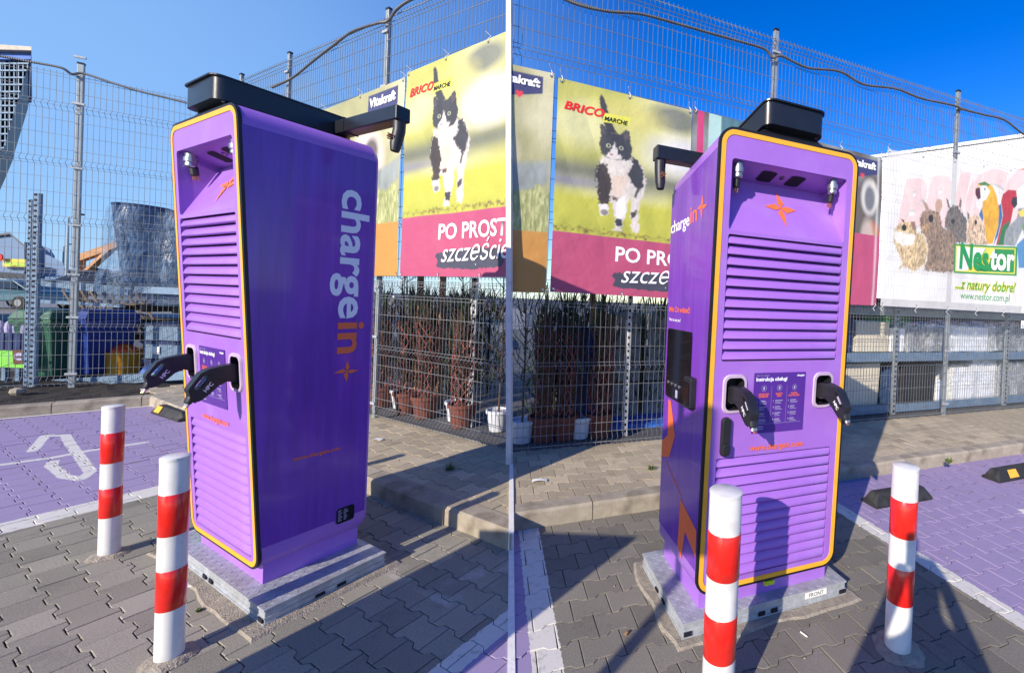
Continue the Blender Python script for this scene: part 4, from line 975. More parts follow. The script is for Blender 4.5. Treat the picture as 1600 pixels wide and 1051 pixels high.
# left pair
uE = SL + .3
WL, HL = 2.6, 2.28; u0 = -1.64; z0 = 1.83
convR = lambda W, H, u0_, z0_: (lambda pts: [((R.onv(860 + x / 2.92, 110 + y / 2.92, FR + .075)[0] - u0_), (R.onv(860 + x / 2.92, 110 + y / 2.92, FR + .075)[1] - z0_)) for x, y in pts])
cR = convR(0, 0, -.945, 1.72)
pc = cat_print(1.95, 2.28, lambda pts: [(x * 1.13 + .0, z * 1.10) for x, z in cR(pts)])
banner(L, FL, u0, u0 + 1.95, z0, 4.10, z0 + .0, 4.22, pc, 'banner with a running black and white cat, left of the corner post', -1, 0, cat_texts(2.28, .62, 1.05), 3)
pdg = dog_print(1.75, 2.2)
banner(L, FL, -3.42, -1.68, 1.81, 3.97, 1.83, 4.06, pdg, 'greenish banner with orange foot strip and blue logo, just right of the left cabinet', 0, 0, vk_texts(1.75, 2.2, 1.05, .58), 9)
# right row
pd2 = dog_print(1.75, 2.1)
banner(R, FR, -2.74, -.985, 1.66, 3.80, 1.70, 3.83, pd2, 'banner with orange foot strip, directly right of the corner post', 1, 0, vk_texts(1.75, 2.1, 1.23, .42), 5)
pc2 = cat_print(1.44, 2.09, cR)
banner(R, FR, -.945, .495, 1.715, 3.80, 1.70, 3.78, pc2, 'banner with a running black and white cat, beside the right cabinet', 0, 0, cat_texts(2.09, .62, 1.0), 7)
p3 = Print(2.83, 2.08); X, Z = p3.X, p3.Z; nn = fbm(X, Z, 2, 5)
p3.lay('#5b5148', np.ones_like(X)); p3.lay('#8a8f8f', np.clip(nn * 3 - 1.2, 0, 1)); p3.ell(2.62, 1.50, .15, .25, '#c9c4bd', .3); p3.ell(2.62, 1.48, .09, .17, '#6d6f72', .4); p3.ell(2.70, .95, .14, .22, '#b0673f', .4); p3.ell(2.60, .9, .12, .3, '#c8b8ab', .5, .8)
p3.poly([(.06, -1), (.06, 3), (.14, 3), (.14, -1)], '#c42f6c', .004); p3.poly([(.2, -1), (.2, 3), (.36, 3), (.36, -1)], '#a7c9c4', .004); p3.poly([(.36, -1), (.36, 3), (1.0, 3), (1.0, -1)], '#46707a', .01, tex=.5, ts=8)
p3.lay('#b5426a', np.clip((.98 - Z) / .004 + .5, 0, 1) * (X > 1.2)); p3.lay('#e8e6e2', np.exp(-((X - 2.76) / .02) ** 2) * .5)
banner(R, FR, .505, 3.34, 1.70, 3.80, 1.735, 3.72, p3, 'banner with pink foot strip and blue logo, mostly hidden behind the right hand cabinet', 0, 0, vk_texts(2.83, 2.08, 2.22, .52), 11)
# the pet food banner
WN, HN = 4.0, 2.14
pn = Print(WN, HN, .0065); X, Z = pn.X, pn.Z; nn = fbm(X, Z, 1.2, 41)
pn.lay('#dcdad6', np.ones_like(X)); pn.lay('#c3c0bb', np.clip(nn * 2.4 - .9, 0, 1) * .5); pn.lay('#eceae6', np.clip(1.1 - nn * 2.2, 0, 1) * .5)
qn = lambda pts: [((R.onv(1370 + x / 3.626, 200 + y / 3.626, FR + .075)[0] - 3.42), (R.onv(1370 + x / 3.626, 200 + y / 3.626, FR + .075)[1] - 1.72)) for x, y in pts]
pn.lay('#bdb6ad', np.exp(-((Z - qn([(300, 820)])[0][1]) / .05) ** 2) * (X > .3) * (X < 1.7) * .6)
fur = dict(jag=.05, js=70, tex=.95, ts=26)
pn.poly(qn([(375, 560), (390, 510), (400, 480), (425, 462), (455, 465), (480, 500), (510, 540), (510, 670), (420, 670)]), '#6d655b', .01, **fur)
pn.poly(qn([(388, 418), (400, 430), (412, 470), (398, 475)]), '#77695c', .008, jag=.01, tex=.2); pn.poly(qn([(470, 420), (478, 440), (475, 480), (462, 468)]), '#77695c', .008, jag=.01, tex=.2); pn.ell(*qn([(427, 550)])[0], .04, .035, '#2b2522', .5)
pn.poly(qn([(240, 520), (255, 490), (290, 478), (345, 490), (362, 540), (365, 580), (410, 600), (445, 650), (448, 760), (435, 825), (340, 828), (300, 815), (262, 815), (275, 770), (280, 700), (270, 630), (245, 600), (238, 560)]), '#8d7660', .01, **fur)
pn.poly(qn([(255, 415), (280, 440), (300, 490), (275, 485)]), '#a58a76', .008, jag=.01, tex=.2); pn.poly(qn([(340, 420), (362, 425), (368, 460), (352, 498), (328, 490), (326, 450)]), '#b7987f', .008, jag=.01, tex=.2)
c = qn([(302, 528)])[0]; pn.ell(c[0], c[1], .05, .055, '#1c120d', .25); pn.poly(qn([(245, 545), (290, 560), (300, 610), (250, 605)]), '#a8865f', .02, .8, **fur); pn.poly(qn([(300, 640), (350, 640), (350, 780), (300, 780)]), '#6e5a48', .03, .5, **fur)
pn.poly(qn([(95, 600), (110, 560), (135, 540), (190, 545), (215, 570), (222, 600), (262, 620), (285, 690), (270, 780), (210, 815), (195, 825), (180, 800), (150, 790), (125, 800), (140, 770), (112, 700), (95, 650)]), '#c4ab80', .01, **fur)
pn.poly(qn([(92, 600), (120, 590), (215, 620), (200, 670), (140, 675), (100, 640)]), '#e2dccf', .015, jag=.03, tex=.15); pn.poly(qn([(185, 540), (210, 540), (218, 590), (200, 590)]), '#8b6a57', .01); pn.poly(qn([(133, 520), (155, 530), (150, 545)]), '#4e3a30', .008)
c = qn([(153, 572)])[0]; pn.ell(c[0], c[1], .045, .045, '#140d0a', .25)
pn.poly(qn([(500, 620), (510, 560), (525, 530), (570, 520), (595, 560), (620, 600), (635, 670), (625, 690), (505, 675)]), '#cfb392', .01, **fur); c = qn([(562, 560)])[0]; pn.ell(c[0], c[1], .03, .035, '#120c0a', .25); c = qn([(540, 595)])[0]; pn.ell(c[0], c[1], .03, .025, '#c58e7c', .4)
pn.poly(qn([(512, 500), (525, 515), (522, 545), (512, 540)]), '#7a6452', .008)
pn.poly(qn([(598, 480), (580, 520), (600, 560), (610, 520), (700, 470), (710, 540), (690, 640), (665, 690), (690, 580)]), '#2f6a9a', .01, tex=.3)
pn.poly(qn([(560, 390), (575, 355), (610, 345), (650, 370), (672, 420), (690, 500), (690, 590), (660, 680), (630, 680), (615, 600), (598, 500), (600, 450), (620, 440)]), '#dfa51e', .01, tex=.3, ts=10)
pn.poly(qn([(572, 352), (610, 343), (640, 365), (625, 372), (590, 362)]), '#3b7d3a', .008, tex=.3); pn.poly(qn([(575, 365), (620, 365), (640, 400), (620, 440), (585, 420)]), '#e4ddd2', .01, tex=.15); pn.poly(qn([(560, 378), (585, 372), (590, 430), (575, 440), (560, 410)]), '#4f1620', .008, tex=.2); c = qn([(612, 385)])[0]; pn.ell(c[0], c[1], .014, .014, '#111111', .3)
pn.poly(qn([(700, 460), (710, 420), (740, 398), (785, 405), (790, 450), (770, 500), (760, 560), (720, 690), (680, 688), (700, 600), (712, 530)]), '#b5222c', .01, tex=.3, ts=10); pn.poly(qn([(712, 590), (750, 560), (735, 690), (690, 690)]), '#1f6e3a', .012, tex=.3); pn.poly(qn([(765, 440), (790, 440), (792, 480), (775, 500), (758, 470)]), '#221a1c', .008)
pn.poly(qn([(720, 690), (730, 610), (790, 550), (800, 500), (850, 500), (870, 560), (820, 620), (780, 700)]), '#8f9494', .012, tex=.35, ts=14); pn.poly(qn([(795, 520), (840, 500), (850, 545), (810, 545)]), '#e8cf58', .01)
pn.poly(qn([(790, 690), (850, 640), (900, 660), (900, 810), (800, 815)]), '#4c88b8', .012, tex=.3); pn.poly(qn([(820, 590), (880, 560), (900, 640), (830, 640)]), '#5f9a3a', .012, tex=.4)
gx = qn([(435, 672), (795, 702), (788, 855), (433, 832)]); gi = qn([(444, 682), (784, 710), (778, 845), (441, 823)]); gi2 = qn([(452, 690), (778, 716), (772, 838), (449, 816)])
gw = qn([(452, 690), (620, 703), (575, 780), (520, 822), (449, 816)]); gy = qn([(625, 701), (672, 705), (640, 790), (560, 828), (505, 822), (570, 780), (600, 745)])
ntx = [([p for p in gx], 0, 0, 1, 'nest_green', dict(off=.003)), (gi, 0, 0, 1, 'nest_yellow', dict(off=.0045)), (gi2, 0, 0, 1, 'nest_green', dict(off=.006)), (gw, 0, 0, 1, 'whitep', dict(off=.0075)), (gy, 0, 0, 1, 'nest_yellow', dict(off=.009))]
a_, b_, c_ = qn([(462, 800), (560, 808), (770, 820)]); mid = qn([(640, 812)])[0]
ntx += [('Nes', a_[0], a_[1], (mid[0] - a_[0]) * .97, 'nest_green', dict(bold=.035, sy=1.12, off=.012, rot=-.0)), ('tor', mid[0], mid[1], (c_[0] - mid[0]), 'whitep', dict(bold=.035, sy=1.12, off=.012))]
a_, c_ = qn([(440, 915), (780, 925)]); ntx += [('...z natury dobre!', a_[0], a_[1], c_[0] - a_[0], 'nest_yellow', dict(bold=.05, shear=.3, off=.006)), ('...z natury dobre!', a_[0], a_[1], c_[0] - a_[0], 'nest_green', dict(bold=.002, shear=.3, off=.009))]
a_, c_ = qn([(472, 972), (745, 985)]); ntx += [('www.nestor.com.pl', a_[0], a_[1], c_[0] - a_[0], 'nest_green', dict(off=.005))]
banner(R, FR, 3.42, 3.42 + WN, 1.735, 3.86, 1.72, 4.10, pn, 'pale see-through banner with guinea pig, rabbits and parrots above a green name board', 0, .20, ntx, 13)

# ---------------------------------------------------------------- things behind the left fences
def px(u, v, z=.1):            # ground point seen at (u, v) and metres per photo pixel there
    P = ground(u, v, z); return P, P.y / F_
def wheelie(P, wd, dp, h, m, label, ang=0):
    root = empty('wheelie_bin', Matrix.Translation(P) @ Matrix.Rotation(ang, 4, 'Z'), label, 'wheelie bin')
    a, b = wd / 2, dp / 2
    b_ = MB().frust(-a, a, -b, b, h * .86, .06, a * .16, b * .22).build('bin_body', m, root, bevel=.02)
    MB().box(-a - .02, a + .02, -b - .02, b + .02, h * .80, h * .86).build('rim', m, root, bevel=.01)
    l = MB(); l.frust(-a - .03, a + .03, -b - .04, b + .03, h * .865, h, .05, .07); l.build('bin_lid', m, root, bevel=.02)
    for s in (-1, 1): MB().lathe([(.09, -.03), (.1, 0), (.09, .03)], 16, Matrix.Translation((s * (a - .04), b - .02, .1)) @ Matrix.Rotation(math.pi / 2, 4, 'Y')).build('bin_wheel', 'tyre', root)
    MB().tube([(-a * .8, b + .02, h * .9), (-a * .8, b + .09, h * .93), (a * .8, b + .09, h * .93), (a * .8, b + .02, h * .9)], .014, 6).build('handle_bar', m, root)
    return root
P, s = px(88, 590); wheelie(P, 52 * s, .6, 107 * s, 'greenbin', 'green wheelie bin behind the far left fence', .1)
P, s = px(149, 586); wheelie(P, 58 * s, .62, 103 * s, 'bluebin', 'dark blue wheelie bin between the green one and the yellow tub', -.06)
P, s = px(190, 585); r0 = 21 * s; root = empty('rubber_tub', Matrix.Translation(P), 'yellow rubber tub with orange bags inside behind the mesh', 'tub')
o = MB().lathe([(r0 * .82, 0), (r0 * .9, 18 * s), (r0, 36 * s), (r0 * 1.04, 37 * s), (r0 * .96, 36.5 * s), (r0 * .85, 20 * s)], 26).build('tub_wall', 'yellowtub', root); shade_auto(o)
for sg in (-1, 1): MB().tube([(sg * r0 * .5 + r0 * .38 * math.cos(t), -sg * .04, 36 * s + .10 * math.sin(t)) for t in np.linspace(0, math.pi, 9)], .011, 6).build('tub_handle', 'yellowtub', root)
o = MB().lathe([(r0 * .8, 30 * s), (r0 * .75, 40 * s), (r0 * .4, 47 * s), (.01, 50 * s)], 14).build('bag_heap', 'orangebag', root); tag(o, kind='stuff')
def upright(P, h, wd, label, lean=0, m='galv', ang=0, group='perforated rack uprights'):
    root = empty('rack_upright', Matrix.Translation(P) @ Matrix.Rotation(ang, 4, 'Z'), label, 'upright', group)
    MB().box(-wd / 2, wd / 2, -.02, .02, 0, h).build('steel_profile', m, root)
    hb = MB(); n = int(h / .075)
    for i in range(n): hb.box(-wd * .22, wd * .22, -.0235, -.02, .04 + i * h / n, .04 + i * h / n + .03)
    tag(hb.build('holes', 'dark', root), kind='stuff'); return root
for (u, v, t, wd, lab) in ((42, 603, 312, .05, 'thinner perforated upright at the far left, just left of its taller twin'), (51, 605, 302, .085, 'tall perforated steel upright at the far left beside the green bin')):
    P, s = px(u, v, .1); upright(P, (v - t) * s, wd, lab, m='rackblue')
P, s = px(738, 690, .1); upright(L.w(*[L.onv(738, 560, FL - .45)[0], FL - .45], .1), 1.75, .07, 'rusty perforated upright among the netted conifers near the corner post', m='galv')
P, s = px(55, 592); Y0 = P.y
def plank_at(name, a, b, y, th, dp, m, parent=None):
    A = at(*a, y); B = at(*b, y + .0001); d = B - A
    return MB().box(0, d.length, 0, dp, -th / 2, th / 2).build(name, m, parent, Matrix.Translation(A) @ d.to_track_quat('X', 'Z').to_matrix().to_4x4())
rk = empty('storage_rack', Matrix.Translation(P), 'blue grey shelf rack behind the far left fence carrying wrapped planters', 'rack')
rk_inv = rk.matrix_world.inverted()
def pchild(o, r): 
    mwx = o.matrix_world.copy(); o.parent = r; o.matrix_local = r.matrix_world.inverted() @ mwx; return o
for nm, a, b, th, dp in (('front_beam', (52, 440), (200, 456), .10, .05), ('front_beam', (52, 470), (190, 478), .05, .05), ('foot_beam', (48, 602), (290, 586), .13, .05), ('shelf_board', (52, 436), (205, 451), .03, .8), ('rear_beam', (210, 452), (300, 456), .10, .05)):
    o = plank_at(nm, a, b, Y0 - .05, th, dp, 'rackblue'); pchild(o, rk)
def heap(name, a, b, y, h, dp, m, label, cat, seed=0, n=40):
    A = at(*a, y); B = at(*b, y); W = (B - A).length; mm = MB(); nx, ny = n, 10; v = []
    for i in range(nx + 1):
        for j in range(ny + 1):
            x = W * i / nx; yy = dp * j / ny; e = min(1, 6 * min(i / nx, 1 - i / nx)) * min(1, 4 * min(j / ny, 1 - j / ny)) ; z = h * e * (.7 + .45 * noise.noise(Vector((x * 4 + seed, yy * 4, seed)))) ; v.append((x, yy, max(z, 0)))
    f = [(i * (ny + 1) + j, (i + 1) * (ny + 1) + j, (i + 1) * (ny + 1) + j + 1, i * (ny + 1) + j + 1) for i in range(nx) for j in range(ny)]
    o = mm.add(v, f).build(name, m, None, Matrix.Translation(A)); shade_auto(o, 60); return tag(o, label, cat)
heap('tarpaulin', (58, 440), (205, 452), Y0, .22, .7, 'plastic', 'black folded plastic sheeting lying on the rack shelf', 'tarpaulin', 3)
def wrapped_vase(u, v0, v1, wpx, y, label, wrap=True, grp='tall wrapped planters on the rack'):
    P = at(u, v1, y); s = y / F_; h = (v1 - v0) * s; r = wpx * s / 2
    root = empty('tall_planter', Matrix.Translation(P), label, 'planter', grp)
    o = MB().lathe([(r * .62, 0), (r * .72, h * .3), (r * .86, h * .65), (r * .98, h * .97), (r, h), (r * .9, h), (r * .85, h * .9)], 28).build('planter_wall', 'anthracite', root); shade_auto(o)
    mm = MB(); n, k = 30, 24; v = []
    for i in range(k + 1):
        t = i / k; z = -h * .28 + t * h * 1.24; rr = r * (1.0 + .35 * (1 - t) * (1 if t > .15 else t / .15) + .12)
        for j in range(n):
            a = 2 * math.pi * j / n; q = rr * (1 + .16 * noise.noise(Vector((math.cos(a) * 1.6, math.sin(a) * 1.6, z * 2 + u))) + .025 * noise.noise(Vector((math.cos(a) * 9, math.sin(a) * 9, z * 12)))); v.append((q * math.cos(a), q * math.sin(a), z))
    mm.add(v, [(i * n + j, i * n + (j + 1) % n, (i + 1) * n + (j + 1) % n, (i + 1) * n + j) for i in range(k) for j in range(n)])
    o = mm.build('plastic_wrap', 'bluewrap', root); shade_auto(o, 50); return root
wrapped_vase(220, 323, 440, 62, Y0 + .2, 'tall anthracite planter in clear wrap, fully visible on the rack')
wrapped_vase(290, 334, 446, 60, Y0 + .5, 'tall wrapped planter half hidden by the yellow edge of the left cabinet')
# timber frame, lattice, pallets, crates
y = Y0 + 1.6
tf = empty('pergola', Matrix.Translation(at(118, 560, y)), 'orange brown timber pergola frame behind the shelf rack', 'pergola')
for a, b, th in (((118, 404), (182, 381), .12), ((119, 405), (118, 590), .10), ((182, 381), (262, 398), .10), ((122, 432), (172, 386), .05)):
    pchild(plank_at('timber_beam', a, b, y, th, .1, 'timber'), tf)
root = empty('lattice_screen', Matrix.Translation(at(165, 520, y - .5)), 'brown criss-cross lattice screen below the rack shelf', 'lattice')
for i in range(9):
    for sg in (-1, 1):
        u = 120 + i * 14; o = plank_at('slat', (u - 22 * sg, 520), (u + 22 * sg, 452), y - .5 + .02 * sg, .035, .012, 'darkwood'); pchild(o, root)
y = Y0 + .9
for k in range(5):
    v = 585 - k * 24; s = y / F_; P = at(222, v, y)
    root = empty('pallet', Matrix.Translation(P) @ Matrix.Rotation(.1 * (k % 2), 4, 'Z'), ['lowest', 'second from bottom', 'middle', 'second from top', 'topmost'][k] + ' grey wooden pallet of the stack behind the yellow tub', 'pallet', 'stack of wooden pallets')
    W = .62
    for i in range(6): MB().box(-W, W, i * .14, i * .14 + .10, .125, .147).build('board', 'darkwood', root)
    for x in (-W + .06, 0, W - .06): MB().box(x - .05, x + .05, 0, .8, .02, .123).build('bearer', 'darkwood', root)
P, s = px(262, 590); 
root = empty('crate_stack', Matrix.Translation(P), 'dark blue slotted plastic crate with a white tag behind the fence', 'crate')
for i in range(3):
    z = i * .3; w_ = .42
    m_ = MB(); m_.box(-w_, w_, 0, .02, z, z + .28).box(-w_, w_, .5, .52, z, z + .28).box(-w_, -w_ + .02, 0, .5, z, z + .28).box(w_ - .02, w_, 0, .5, z, z + .28)
    m_.build('crate_wall', 'rackblue' if i else 'navy', root, bevel=.005)
    MB().box(-w_ - .01, w_ + .01, -.012, 0, z + .24, z + .285).build('crate_rim', 'navy', root)
MB().box(-.25, -.13, -.016, -.013, .38, .5).build('tag', 'paper', root)
heap('bundled_sheets', (205, 590), (255, 590), Y0 + .15, .22, .3, 'bluefilm', 'crumpled blue and white film bundles on the ground right of the yellow tub', 'film bundle', 8)
# shop sign on legs with small boxes, far left
P, s = px(10, 596); yy = P.y
root = empty('price_stand', Matrix.Translation(P), 'low stand with a green price board and brown oval plate at the left edge', 'stand')
A = at(-30, 572, yy); B = at(42, 570, yy); s = yy / F_
bd = MB().box(A.x, B.x, yy, yy + .02, A.z, A.z + 26 * s).build('price_board', 'signgreen'); pchild(bd, root)
for k in range(5):
    X0 = at(-22 + k * 13, 545, yy).x; o = MB().box(X0, X0 + 11 * s, yy + .02, yy + .2, at(0, 546, yy).z, at(0, 520, yy).z).build('display_box', 'navy'); pchild(o, root)
    o = MB().lathe([(4 * s, 0), (4.5 * s, 8 * s), (3.5 * s, 15 * s), (.01, 18 * s)], 12, Matrix.Translation((X0 + 5.5 * s, yy + .1, at(0, 520, yy).z))).build('jar', 'greyp'); pchild(o, root)
for u in (2, 24): o = MB().box(at(u, 500, yy).x - .03, at(u, 500, yy).x + .03, yy + .03, yy + .08, .08, A.z).build('leg', 'rackblue'); pchild(o, root)
o = plank_at('oval_plate_back', (20, 558), (40, 557), yy - .01, 22 * s, .008, 'signbrown'); pchild(o, root)
C_ = at(30, 557, yy - .02); o = MB().add([(C_.x + 9 * s * math.cos(t * .3927), C_.y, C_.z + 6 * s * math.sin(t * .3927)) for t in range(16)], [tuple(range(16))]).build('oval', 'greyp'); pchild(o, root)
me = textmesh('Sadolin', width=16 * s, bold=.02, align='CENTER'); mapmesh(me, lambda a, b, q: Vector((C_.x + a, C_.y - .004, C_.z - 2 * s + b))); o = link('lettering', me, 'signbrown'); pchild(o, root)
# distant shop, houses, lamp post, cars
def slab(name, pts, y, dp, m, parent=None, label=None, cat=None):     # side walls run back along their own street line
    q = [at(u, v, y) for u, v in pts]; ur = max(u for u, v in pts) + 6; kx = ray(ur, 420).x / ray(ur, 420).y; c = MB().prism([(p.x, p.z) for p in q], 0, dp, lambda a, b, w_: (a + kx * w_, y + w_, b)).build(name, m)
    if parent: pchild(c, parent)
    if label: tag(c, label, cat)
    return c
y = 42
sh = empty('shop_building', Matrix.Translation((at(0, 440, y).x, y, 0)), 'grey blue gabled shop with a yellow sign in the far left distance', 'building')
slab('wall', [(-60, 436), (-60, 385), (-20, 369), (15, 366), (38, 384), (38, 436)], y, 20, 'facade_blue', sh)
slab('roof', [(-62, 386), (-22, 367), (15, 363), (40, 384), (38, 386), (15, 366), (-20, 370), (-60, 388)], y - .3, 21, 'roof', sh)
slab('side_wing', [(38, 436), (38, 378), (60, 381), (78, 388), (78, 400), (98, 410), (102, 424), (102, 436)], y + 1, 15, 'facade_blue', sh)
slab('canopy', [(-60, 412 + 8), (-60, 434), (46, 436), (46, 428)], y - 2, 2, 'facade_dark', sh)
o = slab('sign_board', [(4, 417), (4, 404), (40, 405), (40, 417)], y - .5, .3, 'signyellow', sh)
A = at(6, 414, y - .8); me = textmesh('Biedronka', width=33 * y / F_, bold=.02); mapmesh(me, lambda a, b, q: Vector((A.x + a, A.y, A.z + b))); o = link('lettering', me, 'signgreen'); pchild(o, sh)
A = at(0, 402, y - .8); o = MB().lathe([(5.5 * y / F_, 0), (5.5 * y / F_, .1)], 18, Matrix.Translation(A) @ Matrix.Rotation(math.pi / 2, 4, 'X')).build('round_emblem', 'red_film'); pchild(o, sh)
y = 55
slab('far_houses', [(92, 445), (96, 420), (130, 426), (150, 418), (175, 424), (200, 419), (250, 424), (300, 420), (300, 450)], y, 8, 'roof', None, 'low dark roofline on the far horizon behind the bins', 'houses')
def lamp(u, v0, v1, y, label):
    A = at(u, v1, y); root = empty('street_lamp', Matrix.Translation((A.x, y, 0)), label, 'street lamp'); h = at(u, v0, y).z
    MB().tube([(0, 0, 0), (0, 0, h * .5), (0, 0, h)], [.09, .07, .05], 8).build('pole', 'post', root)
    MB().tube([(0, 0, h), (.6, 0, h + .25)], .035, 6).build('arm', 'post', root); MB().box(.5, 1.0, -.12, .12, h + .2, h + .32).build('lamp_head', 'black', root)
lamp(104, 340, 440, 30, 'thin grey street lamp in the distance left of the timber frame')
lamp(98, 385, 440, 45, 'shorter far street lamp beside the thin grey one')
def car(u, v, y, paint, label, ang=0):
    A = at(u, v, y); root = empty('parked_car', Matrix.Translation((A.x, y, 0)) @ Matrix.Rotation(ang, 4, 'Z'), label, 'car', 'cars parked in the distance')
    pr = [(-2.1, .35), (-2.15, .75), (-1.9, .9), (-1.25, .98), (-.75, 1.42), (.8, 1.45), (1.45, 1.0), (2.1, .92), (2.15, .4)]
    MB().prism(pr, -.85, .85, lambda a, b, w_: (a, w_ * (1 if b < 1 else .82), b)).build('car_body', paint, root, bevel=.08, seg=3)
    for s in (-1, 1): MB().prism([(-1.15, 1.0), (-.72, 1.36), (.76, 1.39), (1.3, 1.02)], s * .845, s * .78, lambda a, b, w_: (a, w_ * (1 if b < 1.1 else .86), b)).build('car_window', 'carglass', root)
    for x in (-1.35, 1.35):
        for s in (-1, 1):
            w_ = MB().lathe([(.33, -.1), (.34, 0), (.33, .1)], 20, Matrix.Translation((x, s * .78, .33)) @ Matrix.Rotation(math.pi / 2, 4, 'X')).build('wheel', 'tyre', root)
            MB().lathe([(.18, -.12), (.18, .12)], 14, Matrix.Translation((x, s * .78, .33)) @ Matrix.Rotation(math.pi / 2, 4, 'X')).build('rim', 'steel', w_)
car(28, 476, 22, 'carblue', 'dark teal car parked in the distance at the left edge')
car(12, 462, 29, 'carwhite', 'silver car parked behind the dark teal one')
car(70, 464, 33, 'carblue', 'dark car far away between the uprights and the grey post')
# gate posts in the distance
quad('distant_road', [(-60, 16, -.05), (-8, 16, -.05), (-8, 60, -.05), (-60, 60, -.05)], mat('pale_asphalt', (.2, .2, .2), .9, var=.2, vs=.6))
# dark canopy of the building at the top left corner
y = 13
cb = empty('corner_building', Matrix.Translation((at(-60, 300, y).x, y, 0)), 'dark gridded facade with beige fascia cutting into the top left corner', 'building')
slab('facade', [(-330, 90), (44, 90), (42, 110), (16, 196), (16, 201), (-2, 245), (-40, 330), (-330, 600)], y, 3, 'facade_dark', cb)
slab('blue_band', [(-330, 66), (49, 77), (48, 93), (-330, 91)], y - .15, 3.2, 'bluefilm', cb)
slab('fascia', [(-330, 48), (49, 73), (49, 79), (-330, 68)], y - .3, 3.5, 'beige', cb)
for i in range(13):
    v = 98 + i * 11; e = 44 - (v - 100) * .29
    slab('mullion', [(-100, v), (e, v), (e, v + 2.2), (-100, v + 2.2)], y - .08, .1, 'rackblue', cb)
for i in range(9):
    u = -14 + i * 7; e = min(235, 100 + (44 - u) / .29)
    if e > 96: slab('mullion', [(u, 94), (u + 1.6, 94), (u + 1.6, e), (u, e)], y - .06, .08, 'rackblue', cb)
# ---- netted conifers and pots behind the fences
def twiggy(root, r, h, z0, n, m, seed, spread=1.0, up=.9):
    rr = random.Random(seed); mm = MB()
    for i in range(n):
        a = rr.uniform(0, 6.283); q = r * math.sqrt(rr.random()); z = z0 + rr.random() ** .9 * h * .8; P = Vector((q * math.cos(a), q * math.sin(a), z))
        d = Vector((math.cos(a) * rr.uniform(0, .5) * spread, math.sin(a) * rr.uniform(0, .5) * spread, rr.uniform(up * .5, up + .3))).normalized() * rr.uniform(.08, .26); sd = Vector((-d.y, d.x, rr.uniform(-.02, .02))).normalized() * rr.uniform(.004, .013)
        b = P + d + Vector((rr.gauss(0, .015), rr.gauss(0, .015), 0)); mm.add([P - sd, P + sd, b + sd * .4, b - sd * .4], [(0, 1, 2, 3)])
    return mm
def pot(root, r, h, m):
    o = MB().lathe([(r * .72, 0), (r * .95, h * .85), (r * 1.06, h * .86), (r * 1.06, h), (r * .95, h), (r * .9, h * .9), (.01, h * .88)], 20).build('pot', m, root); shade_auto(o)
def netted(P, label, seed, h=1.5, pm='terracotta', r=.13, red=.6):
    root = empty('netted_conifer', Matrix.Translation(P) @ Matrix.Rotation(seed, 4, 'Z'), label, 'potted tree', 'bundled trees in pots behind the fences'); pot(root, .16, .27, pm)
    MB().tube([(0, 0, .2), (.01, 0, h * .5), (0, .01, h)], [.02, .015, .006], 6).build('trunk', 'twig', root)
    twiggy(root, r, h - .25, .27, 420, 'twig', seed).build('crown', 'twig', root)
    twiggy(root, r * .7, h * .6, .8, 120, 'leaf', seed + 9).build('green_shoots', 'leaf', root)
    n = 10; mm = MB(); v = []
    mm2 = MB()
    for k in range(9):
        for sgn in (-1, 1):
            mm2.tube([(r * (.9 + .25 * math.sin(t * 1.7 + seed)) * math.cos(sgn * t * 2.2 + k * .7), r * (.9 + .2 * math.cos(t * 2 + seed)) * math.sin(sgn * t * 2.2 + k * .7), .28 + (h * red) * t / 2) for t in np.linspace(0, 2, 12)], .0045, 3, False)
    mm2.build('netting', 'netred', root); return root
def thin_tree(P, label, seed, h=1.9, pm='potwhite'):
    root = empty('potted_sapling', Matrix.Translation(P) @ Matrix.Rotation(seed, 4, 'Z'), label, 'potted tree', 'bare saplings in pots behind the fences'); pot(root, .13, .24, pm); rr = random.Random(seed)
    MB().tube([(0, 0, .2), (.02, 0, h * .5), (0, .02, h)], [.014, .01, .005], 6).build('trunk', 'twig', root); mm = MB()
    for i in range(26):
        z = rr.uniform(.5, h * .95); a = rr.uniform(0, 6.28); l = rr.uniform(.15, .4); mm.tube([(0, 0, z), (l * .5 * math.cos(a), l * .5 * math.sin(a), z + l * .4), (l * math.cos(a) * .7, l * math.sin(a) * .7, z + l)], [.006, .004, .002], 4, False)
    mm.build('branches', 'twig', root); twiggy(root, .22, h - .6, .5, 60, 'leaf', seed, 2).build('leaves', 'leaf', root)
i = 0
for (u, v, kind, lab) in ((594, 640, 'n', 'bundled reddish conifer in a pot right beside the violet side of the left cabinet'), (612, 655, 't', 'bare sapling in a small white pot, first right of the left cabinet'), (635, 658, 'n', 'red netted conifer in a terracotta pot between the two white pots'), (664, 662, 'n', 'red netted conifer in a terracotta pot, right one of the middle two'),
                     (699, 666, 't', 'bare sapling in a white pot left of the rusty upright'), (722, 668, 'n', 'bundled conifer in a dark pot just behind the rusty upright'), (765, 668, 't', 'bare sapling near the corner post on the left side')):
    uu = L.onv(u, v, FL - .42)[0]; P = L.w(uu, FL - .42 - (.12 if kind == 't' else 0), .1); i += 1
    (netted if kind == 'n' else thin_tree)(P, lab, i)
for (u, kind, lab) in ((815, 't', 'bare sapling in a white pot right beside the corner post'), (848, 'n', 'red netted conifer in a terracotta pot, leftmost on the right hand side'), (880, 'n', 'red netted conifer in a terracotta pot, second on the right hand side'), (905, 't', 'bare sapling in a white pot between the netted conifers and the rusty post'), (935, 'n', 'netted conifer with a white tag left of the wicker baskets')):
    uu = R.onv(u, 690, FR - .42)[0]; P = R.w(uu, FR - .42, .1); i += 1; (netted if kind == 'n' else thin_tree)(P, lab, i)
